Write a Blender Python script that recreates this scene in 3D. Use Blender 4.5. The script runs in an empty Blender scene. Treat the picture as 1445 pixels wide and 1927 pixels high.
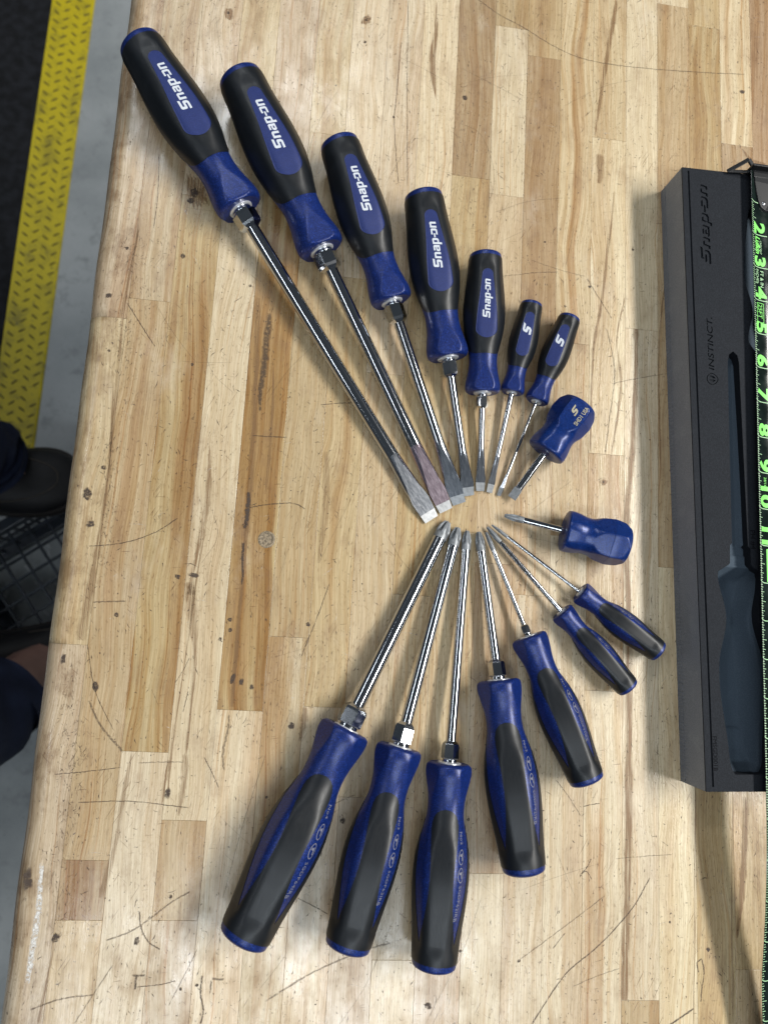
import bpy, bmesh, math, random
import numpy as np
from mathutils import Vector, Matrix, Euler
random.seed(7)
SC = bpy.context.scene
COL = SC.collection
RAD = math.radians

# ------------------------------------------------------------------ camera
CAM_H = 0.4815
CAM_EUL = (RAD(8.43535), RAD(-7.1952), RAD(3.29445))
F_PX, CX, CY = 1340.0, 722.5, 963.5
cam_d = bpy.data.cameras.new('camera')
cam = bpy.data.objects.new('camera', cam_d); COL.objects.link(cam)
cam.location = (0, 0, CAM_H); cam.rotation_euler = CAM_EUL
cam_d.sensor_fit = 'VERTICAL'; cam_d.sensor_height = 36.0
cam_d.lens = 36.0 * F_PX / 1927.0
cam_d.clip_start = 0.02; cam_d.clip_end = 60
cam_d.dof.use_dof = True; cam_d.dof.focus_distance = 0.475; cam_d.dof.aperture_fstop = 7.5
SC.camera = cam

# ------------------------------------------------------------------ light
w = bpy.data.worlds.new('World'); SC.world = w; w.use_nodes = True
bg = w.node_tree.nodes['Background']
bg.inputs[0].default_value = (0.72, 0.86, 1.0, 1); bg.inputs[1].default_value = 0.065

def area(name, loc, target, sx, sy, power, col=(1, 1, 1)):
    d = bpy.data.lights.new(name, 'AREA'); d.shape = 'RECTANGLE'; d.size = sx; d.size_y = sy
    d.energy = power; d.color = col
    o = bpy.data.objects.new(name, d); COL.objects.link(o); o.location = loc
    v = Vector(target) - Vector(loc)
    o.rotation_euler = v.to_track_quat('-Z', 'Y').to_euler()
    return o
# rows of ceiling fixtures of the workshop
area('ceiling_lamp_side', (1.95, 0.30, 2.1), (0.1, 0.1, 0), 2.0, 0.32, 100, (1.0, 0.975, 0.925))
area('ceiling_lamp_near', (0.10, -1.25, 2.3), (0.1, 0, 0), 1.6, 0.28, 21, (0.86, 0.94, 1.0))
area('ceiling_lamp_far', (-0.55, 2.0, 2.2), (0.05, 0.1, 0), 1.4, 0.25, 15, (0.93, 0.97, 1.0))
area('ceiling_lamp_left', (-1.7, 0.25, 2.1), (0, 0.1, 0), 1.8, 0.12, 9, (0.90, 0.95, 1.0))
SC.view_settings.view_transform = 'Standard'; SC.view_settings.look = 'None'
SC.view_settings.exposure = 0.0; SC.view_settings.gamma = 1.0
SC.view_settings.use_curve_mapping = False

# ------------------------------------------------------------------ helpers
RM = Euler(CAM_EUL, 'XYZ').to_matrix()
def at(u, v, z=0.0):
    """photo pixel -> point of the plane at height z"""
    d = RM @ Vector(((u - CX) / F_PX, -(v - CY) / F_PX, -1.0))
    t = (CAM_H - z) / -d.z
    return Vector((d.x * t, d.y * t, z))

def link(name, me, mat=None, parent=None, smooth=False):
    o = bpy.data.objects.new(name, me); COL.objects.link(o)
    mats = mat if isinstance(mat, (list, tuple)) else ([mat] if mat else [])
    if not me.materials:
        for m in mats: me.materials.append(m)
    if smooth:
        me.polygons.foreach_set('use_smooth', [True] * len(me.polygons))
    if parent: o.parent = parent
    return o
def mesh(name, v, f, mat=None, parent=None, smooth=False):
    me = bpy.data.meshes.new(name); me.from_pydata([tuple(p) for p in v], [], f); me.update()
    return link(name, me, mat, parent, smooth)
def from_bm(name, bm, mat=None, parent=None, smooth=False):
    me = bpy.data.meshes.new(name); bm.to_mesh(me); bm.free()
    return link(name, me, mat, parent, smooth)
def empty(name, loc=(0, 0, 0), rot=(0, 0, 0)):
    o = bpy.data.objects.new(name, None); COL.objects.link(o)
    o.location = loc; o.rotation_euler = rot; o.empty_display_size = 0.01
    return o
def tag(o, label, cat, group=None):
    o['label'] = label; o['category'] = cat
    if group: o['group'] = group
    return o
def lerp(a, b, t): return a + (b - a) * t
def sstep(a, b, x):
    t = min(1, max(0, (x - a) / (b - a))); return t * t * (3 - 2 * t)
def interp(tab, x):
    # smooth (Catmull-Rom) interpolation of a (x, y) table
    n = len(tab)
    if x <= tab[0][0]: return tab[0][1]
    if x >= tab[-1][0]: return tab[-1][1]
    for i in range(n - 1):
        if x <= tab[i + 1][0]:
            x0, y0 = tab[i]; x1, y1 = tab[i + 1]
            def sl(k):
                if k <= 0: return (tab[1][1] - tab[0][1]) / (tab[1][0] - tab[0][0])
                if k >= n - 1: return (tab[-1][1] - tab[-2][1]) / (tab[-1][0] - tab[-2][0])
                return (tab[k + 1][1] - tab[k - 1][1]) / (tab[k + 1][0] - tab[k - 1][0])
            h = x1 - x0; t = (x - x0) / h
            m0, m1 = sl(i) * h, sl(i + 1) * h
            return ((2*t**3 - 3*t**2 + 1) * y0 + (t**3 - 2*t**2 + t) * m0 + (-2*t**3 + 3*t**2) * y1 + (t**3 - t**2) * m1)
def grid_faces(nu, nv, close_u=False):
    """vertex (i over v rows, j over u columns)"""
    f = []
    for i in range(nv - 1):
        for j in range(nu if close_u else nu - 1):
            k = (j + 1) % nu
            f.append((i * nu + j, i * nu + k, (i + 1) * nu + k, (i + 1) * nu + j))
    return f
def box_bm(bm, x0, x1, y0, y1, z0, z1, bevel=0.0, M=None):
    vs = [bm.verts.new((x, y, z)) for z in (z0, z1) for y in (y0, y1) for x in (x0, x1)]
    fs = [(0, 2, 3, 1), (4, 5, 7, 6), (0, 1, 5, 4), (2, 6, 7, 3), (0, 4, 6, 2), (1, 3, 7, 5)]
    faces = [bm.faces.new([vs[i] for i in q]) for q in fs]
    if bevel:
        es = list({e for q in faces for e in q.edges})
        r = bmesh.ops.bevel(bm, geom=es, offset=bevel, segments=2, profile=0.5, affect='EDGES')
        if M is not None: bmesh.ops.transform(bm, matrix=M, verts=list({v for q in r['faces'] for v in q.verts}))
    elif M is not None:
        bmesh.ops.transform(bm, matrix=M, verts=vs)
def loops_mesh(loops, extrude=0.0):
    """filled 2D outlines (with holes) -> new mesh; extrude is half the thickness"""
    cu = bpy.data.curves.new('outline', 'CURVE'); cu.dimensions = '2D'; cu.fill_mode = 'BOTH'; cu.extrude = extrude
    for lp in loops:
        s = cu.splines.new('POLY'); s.points.add(len(lp) - 1)
        for p, q in zip(s.points, lp): p.co = (q[0], q[1], 0, 1)
        s.use_cyclic_u = True
    o = bpy.data.objects.new('outline', cu); COL.objects.link(o)
    bpy.context.view_layer.update()
    me = bpy.data.meshes.new_from_object(o.evaluated_get(bpy.context.evaluated_depsgraph_get()))
    bpy.data.objects.remove(o); bpy.data.curves.remove(cu)
    me.materials.clear()
    return me
def text_mesh(s, size, bold=0.0, shear=0.0, res=3, spacing=1.0):
    cu = bpy.data.curves.new('text', 'FONT'); cu.body = s; cu.size = size; cu.offset = bold; cu.shear = shear
    cu.resolution_u = res; cu.space_character = spacing
    o = bpy.data.objects.new('text', cu); COL.objects.link(o)
    bpy.context.view_layer.update()
    me = bpy.data.meshes.new_from_object(o.evaluated_get(bpy.context.evaluated_depsgraph_get()))
    bpy.data.objects.remove(o); bpy.data.curves.remove(cu)
    me.materials.clear()
    return me
def cut_and_map(me, fn, step):
    """slice a flat mesh every step along x and y, then bend it with fn(x, y)"""
    bm = bmesh.new(); bm.from_mesh(me)
    if step:
        xs = [v.co.x for v in bm.verts]; ys = [v.co.y for v in bm.verts]
        for ax, lo, hi in ((0, min(xs), max(xs)), (1, min(ys), max(ys))):
            k = lo + step
            while k < hi:
                co = Vector((k, 0, 0)) if ax == 0 else Vector((0, k, 0))
                no = Vector((1, 0, 0)) if ax == 0 else Vector((0, 1, 0))
                bmesh.ops.bisect_plane(bm, geom=bm.verts[:] + bm.edges[:] + bm.faces[:], plane_co=co, plane_no=no)
                k += step
    for v in bm.verts: v.co = fn(v.co.x, v.co.y)
    bmesh.ops.recalc_face_normals(bm, faces=bm.faces[:])
    bm.to_mesh(me); bm.free()
    return me
def join_meshes(mes, name):
    bm = bmesh.new()
    for m in mes: bm.from_mesh(m)
    me = bpy.data.meshes.new(name); bm.to_mesh(me); bm.free()
    return me

# ------------------------------------------------------------------ materials
class NT:
    def __init__(s, name):
        s.m = bpy.data.materials.new(name); s.m.use_nodes = True; s.t = s.m.node_tree
        s.b = s.t.nodes['Principled BSDF']; s.out = s.t.nodes['Material Output']
    def n(s, typ, **kw):
        q = s.t.nodes.new(typ)
        for k, v in kw.items():
            if k in q.inputs: q.inputs[k].default_value = v
            else: setattr(q, k, v)
        return q
    def l(s, a, b): s.t.links.new(a, b)
    def math(s, op, a, b=None, c=None):
        q = s.n('ShaderNodeMath', operation=op)
        for i, x in enumerate((a, b, c)):
            if x is None: continue
            if isinstance(x, (int, float)): q.inputs[i].default_value = x
            else: s.l(x, q.inputs[i])
        return q.outputs[0]
    def mix(s, fac, a, b, mode='MIX'):
        q = s.n('ShaderNodeMix', data_type='RGBA', blend_type=mode)
        for i, x in ((0, fac), (6, a), (7, b)):
            if isinstance(x, (int, float)): q.inputs[i].default_value = x
            elif isinstance(x, tuple): q.inputs[i].default_value = (*x, 1) if len(x) == 3 else x
            else: s.l(x, q.inputs[i])
        return q.outputs[2]
    def ramp(s, x, a, b, lo=0.0, hi=1.0):
        q = s.n('ShaderNodeMapRange', interpolation_type='SMOOTHSTEP')
        q.inputs[1].default_value = a; q.inputs[2].default_value = b
        q.inputs[3].default_value = lo; q.inputs[4].default_value = hi
        s.l(x, q.inputs[0]); return q.outputs[0]
    def noise(s, vec, scale, sc=(1, 1, 1), detail=3.0, rough=0.5, dist=0.0):
        mp = s.n('ShaderNodeMapping'); mp.inputs['Scale'].default_value = sc; s.l(vec, mp.inputs[0])
        q = s.n('ShaderNodeTexNoise'); q.inputs['Scale'].default_value = scale; q.inputs['Detail'].default_value = detail
        q.inputs['Roughness'].default_value = rough; q.inputs['Distortion'].default_value = dist
        s.l(mp.outputs[0], q.inputs['Vector']); return q.outputs['Fac']
    def bump(s, h, strength=0.3, dist=0.0005):
        q = s.n('ShaderNodeBump'); q.inputs['Strength'].default_value = strength; q.inputs['Distance'].default_value = dist
        s.l(h, q.inputs['Height']); s.l(q.outputs[0], s.b.inputs['Normal'])
    def set(s, **kw):
        for k, v in kw.items():
            k = k.replace('_', ' ')
            if isinstance(v, tuple): v = (*v, 1)
            if isinstance(v, (int, float, tuple)): s.b.inputs[k].default_value = v
            else: s.l(v, s.b.inputs[k])
        return s
def simple(name, col, rough=0.5, metal=0.0, spec=0.5, bump=None, var=0.0, vscale=300, rvar=0.0):
    t = NT(name); t.set(Roughness=rough, Metallic=metal, Specular_IOR_Level=spec)
    tc = t.n('ShaderNodeTexCoord').outputs['Object']
    if var:
        nz = t.noise(tc, vscale, detail=4)
        t.set(Base_Color=t.mix(t.ramp(nz, 0.3, 0.7), tuple(c * (1 - var) for c in col), tuple(min(1, c * (1 + var)) for c in col)))
    else: t.set(Base_Color=col)
    if rvar:
        t.set(Roughness=t.ramp(t.noise(tc, 90, detail=5), 0.3, 0.75, rough - rvar, rough + rvar))
    if bump: t.bump(t.noise(tc, bump[0], detail=2), bump[1], bump[2])
    return t.m

def make_wood():
    t = NT('worn_maple')
    pos = t.n('ShaderNodeNewGeometry').outputs['Position']
    oi = t.n('ShaderNodeObjectInfo')
    off = t.n('ShaderNodeCombineXYZ')
    t.l(t.math('MULTIPLY', oi.outputs['Random'], 17.0), off.inputs[0])
    t.l(t.math('MULTIPLY', oi.outputs['Random'], 53.0), off.inputs[1])
    add = t.n('ShaderNodeVectorMath', operation='ADD'); t.l(pos, add.inputs[0]); t.l(off.outputs[0], add.inputs[1])
    p = add.outputs[0]
    # lazily bending grain
    warp = t.noise(p, 1.0, (14, 7, 14), 2.0)
    wx = t.math('MULTIPLY', t.math('SUBTRACT', warp, 0.5), 0.022)
    cmb = t.n('ShaderNodeCombineXYZ'); t.l(wx, cmb.inputs[0])
    a2 = t.n('ShaderNodeVectorMath', operation='ADD'); t.l(p, a2.inputs[0]); t.l(cmb.outputs[0], a2.inputs[1])
    g = a2.outputs[0]
    base = oi.outputs['Color']; alpha = oi.outputs['Alpha']
    fine = t.noise(g, 1.0, (1100, 26, 300), 3.0, 0.6)
    band = t.noise(g, 1.0, (230, 4.0, 100), 3.0, 0.55)
    heart = t.noise(g, 1.0, (62, 2.2, 30), 2.0, 0.5)
    c = t.mix(t.ramp(fine, 0.35, 0.72), t.mix(1.0, base, (0.80, 0.76, 0.70), 'MULTIPLY'), t.mix(1.0, base, (1.06, 1.06, 1.06), 'MULTIPLY'))
    c = t.mix(t.math('MULTIPLY', t.ramp(band, 0.44, 0.66), t.math('ADD', t.math('MULTIPLY', alpha, .85), 0.2)), c, t.mix(1.0, c, (0.76, 0.62, 0.45), 'MULTIPLY'))
    thin = t.noise(g, 1.0, (430, 3.2, 120), 2.0, 0.5)
    c = t.mix(t.ramp(thin, 0.60, 0.70, 0, 0.6), c, t.mix(1.0, c, (0.76, 0.55, 0.37), 'MULTIPLY'))
    hm = t.math('MULTIPLY', t.ramp(heart, 0.52, 0.66), alpha)
    c = t.mix(hm, c, t.mix(1.0, c, (0.58, 0.39, 0.22), 'MULTIPLY'))
    edge = t.math('MULTIPLY', t.math('SUBTRACT', t.ramp(heart, 0.50, 0.58), t.ramp(heart, 0.58, 0.66)), t.math('MULTIPLY', alpha, 0.6))
    c = t.mix(edge, c, t.mix(1.0, c, (0.75, 0.55, 0.38), 'MULTIPLY'))
    # hand grime, greyed and polished patches
    gr = t.noise(pos, 11.0, (1, 0.6, 1), 5.0, 0.6)
    c = t.mix(t.ramp(gr, 0.50, 0.75, 0, 0.5), c, t.mix(1.0, c, (0.74, 0.70, 0.67), 'MULTIPLY'))
    gr2 = t.noise(pos, 60.0, (1, 0.5, 1), 6.0, 0.7)
    c = t.mix(t.ramp(gr2, 0.50, 0.72, 0, 0.62), c, t.mix(1.0, c, (0.62, 0.54, 0.48), 'MULTIPLY'))
    spx = t.n('ShaderNodeSeparateXYZ'); t.l(pos, spx.inputs[0])
    eg = t.math('MULTIPLY', t.ramp(spx.outputs[0], -0.118, -0.138, 0, 1), t.ramp(t.noise(pos, 42.0, (1, .6, 1), 6.0, .7), .46, .66, 0, .8))
    c = t.mix(eg, c, t.mix(1.0, c, (0.50, 0.42, 0.36), 'MULTIPLY'))
    bleach = t.noise(pos, 23.0, (1, 0.45, 1), 5.0, 0.65)
    c = t.mix(t.ramp(bleach, 0.55, 0.78, 0, 0.38), c, (0.74, 0.66, 0.54))
    # open pores: short dark dashes with the grain, and round specks
    pore = t.noise(g, 1.0, (1500, 170, 600), 2.0, 0.5)
    c = t.mix(t.ramp(pore, 0.62, 0.72, 0, 0.7), c, t.mix(1.0, c, (0.42, 0.32, 0.25), 'MULTIPLY'))
    speck = t.noise(pos, 330.0, (1, 1, 1), 3.0, 0.6)
    c = t.mix(t.ramp(speck, 0.67, 0.74, 0, 0.75), c, (0.06, 0.04, 0.035))
    d1 = t.noise(pos, 1.0, (520, 260, 1), 5.0, 0.75)
    c = t.mix(t.math('MULTIPLY', t.ramp(d1, 0.54, 0.70, 0, 0.75), t.ramp(t.noise(pos, 17.0, (1, .5, 1), 4.0, .6), .42, .62)), c, t.mix(1.0, c, (0.45, 0.37, 0.31), 'MULTIPLY'))
    # hairline scuffs in random directions
    for k, (rot, thr) in enumerate(((0.5, 0.70), (-0.9, 0.72), (1.45, 0.73))):
        vr = t.n('ShaderNodeVectorRotate', rotation_type='Z_AXIS'); vr.inputs['Angle'].default_value = rot; t.l(pos, vr.inputs['Vector'])
        sc = t.noise(vr.outputs[0], 1.0, (1300, 60 + 20 * k, 1), 1.0, 0.4)
        reg = t.ramp(t.noise(pos, 26.0 + 9 * k, (1, 1, 1), 2.0), 0.48, 0.62)
        c = t.mix(t.math('MULTIPLY', t.ramp(sc, thr - .03, thr + 0.04, 0, 0.7), reg), c, t.mix(1.0, c, (0.36, 0.29, 0.25), 'MULTIPLY'))
    rough = t.ramp(gr2, 0.3, 0.75, 0.22, 0.46)
    t.set(Base_Color=c, Roughness=rough, Specular_IOR_Level=0.5, Coat_Weight=t.ramp(bleach, 0.40, 0.62, 0.05, 0.65), Coat_Roughness=t.ramp(gr2, 0.3, 0.7, 0.12, 0.30))
    hsum = t.math('ADD', t.math('MULTIPLY', fine, 0.25), t.math('ADD', t.math('MULTIPLY', gr2, 0.5), t.noise(pos, 95.0, (1, 0.35, 1), 4.0, 0.6)))
    t.bump(hsum, 0.35, 0.0011)
    return t.m
WOOD = make_wood()

def make_ink(name, col, rough=0.6, brk=(220, 0.30, 0.62), sc=(1, 1, 1)):
    """thin mark on the wood: vertex value 'a' fades the edges, noise breaks it up"""
    t = NT(name)
    a = t.n('ShaderNodeAttribute', attribute_name='a').outputs['Fac']
    pos = t.n('ShaderNodeNewGeometry').outputs['Position']
    nz = t.noise(pos, brk[0], sc, detail=4.0, rough=0.68)
    fac = t.math('MULTIPLY', a, t.ramp(nz, brk[1], brk[2]))
    t.set(Base_Color=col, Roughness=rough)
    tr = t.n('ShaderNodeBsdfTransparent'); mx = t.n('ShaderNodeMixShader')
    t.l(fac, mx.inputs[0]); t.l(tr.outputs[0], mx.inputs[1]); t.l(t.b.outputs[0], mx.inputs[2]); t.l(mx.outputs[0], t.out.inputs[0])
    return t.m
INK = make_ink('ground_in_dirt', (0.062, 0.042, 0.032), brk=(500, 0.26, 0.56))
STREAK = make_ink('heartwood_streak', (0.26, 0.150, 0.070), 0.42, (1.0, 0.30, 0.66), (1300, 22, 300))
CHALK = make_ink('white_wear', (0.80, 0.78, 0.74), 0.35, (420, 0.38, 0.62))

def make_blue(name, col, flake, rough, coat=0.0):
    t = NT(name); tc = t.n('ShaderNodeTexCoord').outputs['Object']
    v = t.n('ShaderNodeTexVoronoi'); v.inputs['Scale'].default_value = 2600; t.l(tc, v.inputs['Vector'])
    sp = t.n('ShaderNodeSeparateColor'); t.l(v.outputs['Color'], sp.inputs[0])
    c = t.mix(t.ramp(sp.outputs[0], 0.55, 1.0), col, flake)
    sm = t.noise(tc, 75, detail=6, rough=.7)
    t.set(Base_Color=c, Roughness=t.ramp(sm, .35, .7, rough - .02, rough + .07), Specular_IOR_Level=0.45, Metallic=0.12)
    if coat: t.set(Coat_Weight=coat, Coat_Roughness=0.15)
    t.bump(t.noise(tc, 900, detail=2), 0.15, 0.0001)
    return t.m
BLUE = make_blue('blue_plastic', (0.0042, 0.0150, 0.098), (0.016, 0.046, 0.27), 0.34)
BADGE = make_blue('blue_badge', (0.010, 0.022, 0.115), (0.016, 0.032, 0.16), 0.55)
STUB = make_blue('blue_gloss', (0.0025, 0.019, 0.12), (0.010, 0.045, 0.24), 0.28)
def make_rubber():
    t = NT('black_rubber'); tc = t.n('ShaderNodeTexCoord').outputs['Object']
    br = t.noise(tc, 1.0, (40, 1900, 1900), 2.0)
    du = t.noise(tc, 120, detail=5)
    c = t.mix(t.ramp(du, 0.45, 0.8, 0, 0.6), (0.0048, 0.0066, 0.0092), (0.010, 0.013, 0.0175))
    t.set(Base_Color=c, Roughness=t.ramp(br, 0.3, 0.7, 0.38, 0.44), Specular_IOR_Level=0.45)
    t.bump(br, 0.06, 0.0001)
    return t.m
RUBBER = make_rubber()
def make_chrome():
    t = NT('chrome'); tc = t.n('ShaderNodeTexCoord').outputs['Object']
    sc = t.noise(tc, 1.0, (60, 2200, 2200), 3.0, 0.6)
    nz = t.noise(tc, 260, detail=4)
    t.set(Base_Color=(0.52, 0.54, 0.57), Metallic=1.0, Roughness=0.125)
    return t.m
CHROME = make_chrome()
def make_blade(name, dark, light):
    t = NT(name); tc = t.n('ShaderNodeTexCoord').outputs['Object']
    nz = t.noise(tc, 520, (.6, 1, 1), 6, 0.75)
    sc = t.noise(tc, 1.0, (320, 1500, 900), 2.0)
    nz2 = t.noise(tc, 1.0, (160, 900, 900), 5, 0.7)
    c = t.mix(t.ramp(nz2, 0.3, 0.8), dark, light)
    c = t.mix(t.ramp(sc, 0.62, 0.74, 0, 0.6), c, (0.82, 0.83, 0.85))
    t.set(Base_Color=c, Metallic=1.0, Roughness=t.ramp(nz2, 0.3, 0.75, 0.20, 0.25))
    t.bump(nz2, 0.04, 0.0001)
    return t.m
BLADE = make_blade('worn_blade_steel', (0.38, 0.41, 0.46), (0.52, 0.54, 0.58))
BLADE_PINK = make_blade('heat_tinted_blade_steel', (0.58, 0.46, 0.54), (0.70, 0.60, 0.68))
TIP = simple('grey_phosphate_steel', (0.25, 0.265, 0.28), 0.48, 0.5, 0.5, (900, 0.15, 0.0001), 0.25, 260)
GROUND = simple('ground_steel_edge', (0.30, 0.31, 0.32), 0.42, 0.85, 0.5, None, 0.15, 500)
WASHER = simple('satin_washer', (0.78, 0.80, 0.84), 0.35, 0.6, 0.5)
PRINT = simple('white_print', (0.60, 0.64, 0.70), 0.6)
PRINT_GREY = simple('pale_blue_print', (0.20, 0.205, 0.26), 0.6)
PRINT_GOLD = simple('gold_print', (0.42, 0.38, 0.26), 0.5)
SEAM = simple('mould_seam', (0.06, 0.05, 0.10), 0.5)

# ------------------------------------------------------------------ workbench
bench = empty('workbench')
tag(bench, 'scarred maple butcher block workbench top with a rounded left edge', 'workbench')
XB = [-0.1282, -0.1005, -0.0716, -0.0440, -0.0148, 0.0112, 0.0383, 0.0654, 0.0930, 0.1222, 0.1488, 0.1757,
      0.2025, 0.2300, 0.2560, 0.2828, 0.3100, 0.3368, 0.3640, 0.391, 0.418, 0.445, 0.472, 0.499, 0.526]
PALE = (0.72, 0.625, 0.45); LIGHT = (0.60, 0.49, 0.315); TAN = (0.51, 0.395, 0.235); BROWN = (0.40, 0.29, 0.175)
PINK = (0.575, 0.47, 0.335); HONEY = (0.53, 0.41, 0.23); RUST = (0.39, 0.26, 0.15)
YT, YBOT = 0.72, -0.40
def jy(u, v): return at(u, v).y
cols = [
 [(PINK, .35), jy(240, 600), (LIGHT, .30), jy(143, 1213), (PINK, .10)],
 [(PINK, .40), jy(240, 560), (TAN, .55), jy(110, 1618), (BROWN, .45), jy(150, 1732), (LIGHT, .15)],
 [(PINK, .35), jy(345, 365), (HONEY, .75), jy(274, 1415), (PALE, .10)],
 [(LIGHT, .3), jy(415, 366), (PALE, .15), jy(345, 1544), (TAN, .35), jy(275, 1732), (PINK, .25)],
 [(PINK, .25), jy(500, 330), (HONEY, .75), jy(453, 1337), (PALE, .35)],
 [(LIGHT, .35), jy(600, 250), (TAN, .45), jy(544, 1199), (LIGHT, .45)],
 [(PALE, .15), jy(640, 520), (TAN, .40), jy(585, 1330), (PALE, .25)],
 [(PALE, .25), jy(690, 700), (LIGHT, .35), jy(655, 1500), (PINK, .20)],
 [(PALE, .15), jy(790, 520), (TAN, .30), jy(770, 1120), (LIGHT, .3), jy(736, 1807), (PALE, .05)],
 [(BROWN, .35), jy(860, 330), (TAN, .40), jy(850, 1000), (LIGHT, .3), jy(800, 1560), (PINK, .25)],
 [(TAN, .30), jy(964, 52), (PALE, .05), jy(945, 367), (LIGHT, .15), jy(920, 1060), (PINK, .35), jy(911, 1644), (PALE, .05)],
 [(TAN, .30), jy(1035, 110), (RUST, .25), jy(1010, 720), (PINK, .35), jy(990, 1120), (PALE, .3)],
 [(LIGHT, .60), jy(1096, 648), (TAN, .25), jy(1075, 1010), (PALE, .30)],
 [(LIGHT, .25), jy(1146, 262), (PALE, .25), jy(1139, 855), (LIGHT, .40), jy(1130, 1300), (PALE, .5)],
 [(PALE, .05), jy(1205, 620), (PALE, .15), jy(1200, 1883), (TAN, .40)],
 [(PALE, .1), jy(1268, 11), (TAN, .40), jy(1240, 1067), (PALE, .20)],
 [(TAN, .30), jy(1325, 51), (HONEY, .45), jy(1330, 800), (HONEY, .30)],
 [(PALE, .35), jy(1385, 273), (BROWN, .45), jy(1390, 900), (TAN, .45), jy(1407, 1825), (LIGHT, .25)],
 [(RUST, .55), jy(1440, 500), (TAN, .5)],
 [(LIGHT, .3)], [(PALE, .2)], [(TAN, .4)], [(LIGHT, .2)], [(HONEY, .4)],
]
TH = 0.044
def add_plank(name, x0, x1, y0, y1, tint, streak):
    bm = bmesh.new(); g = 0.00006
    box_bm(bm, x0 + g, x1 - g, y0 + g, y1 - g, -TH, random.uniform(-0.00009, 0.0), 0.00011)
    o = from_bm(name, bm, WOOD, bench)
    k = random.uniform(0.95, 1.05)
    tint = tuple(lerp(a_, b_, .20) for a_, b_ in zip(tint, (0.63, 0.52, 0.345)))
    o.color = (tint[0] * k, tint[1] * k * random.uniform(.985, 1.01), tint[2] * k * random.uniform(.96, 1.03), streak)
    return o
def edge_plank(y0, y1, tint, streak):
    R = 0.0145; xr = XB[0] - 0.00006; xl = -0.1555
    prof = [(xr, -TH), (xr, 0.0)]
    for k in range(13):
        a = math.pi / 2 * k / 12
        prof.append((xl + R - R * math.sin(a) , -R + R * math.cos(a)))
    prof.append((xl, -TH))
    n = len(prof); ny = 50; v = []; f = []
    for i in range(ny + 1):
        y = lerp(y0 + .00006, y1 - .00006, i / ny)
        for (x, z) in prof:
            d = 0.0 if x > -0.150 + 0.02 else 0.0005 * math.sin(y * 61) * math.sin(y * 17 + 1) * (1 if x < xl + R * .9 else 0)
            v.append((x + d, y, z))
    f = grid_faces(n, ny + 1, True)
    f.append(tuple(range(n))); f.append(tuple(range(ny * n, ny * n + n)))
    o = mesh('edge_plank', v, f, WOOD, bench, False)
    bm = bmesh.new(); bm.from_mesh(o.data); bmesh.ops.recalc_face_normals(bm, faces=bm.faces[:]); bm.to_mesh(o.data); bm.free()
    for pl in o.data.polygons: pl.use_smooth = abs(pl.normal.y) < 0.5 and pl.normal.x < -0.02 and pl.normal.z > -0.02
    o.color = (*tint, streak)
for ci, seg in enumerate(cols):
    ys = [YT] + [s for s in seg if not isinstance(s, tuple)] + [YBOT]
    cs = [s for s in seg if isinstance(s, tuple)]
    for k, (tint, st) in enumerate(cs):
        if ci == 0: edge_plank(ys[k + 1], ys[k], tint, st)
        else: add_plank('plank', XB[ci - 1], XB[ci], ys[k + 1], ys[k], tint, st)

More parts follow.
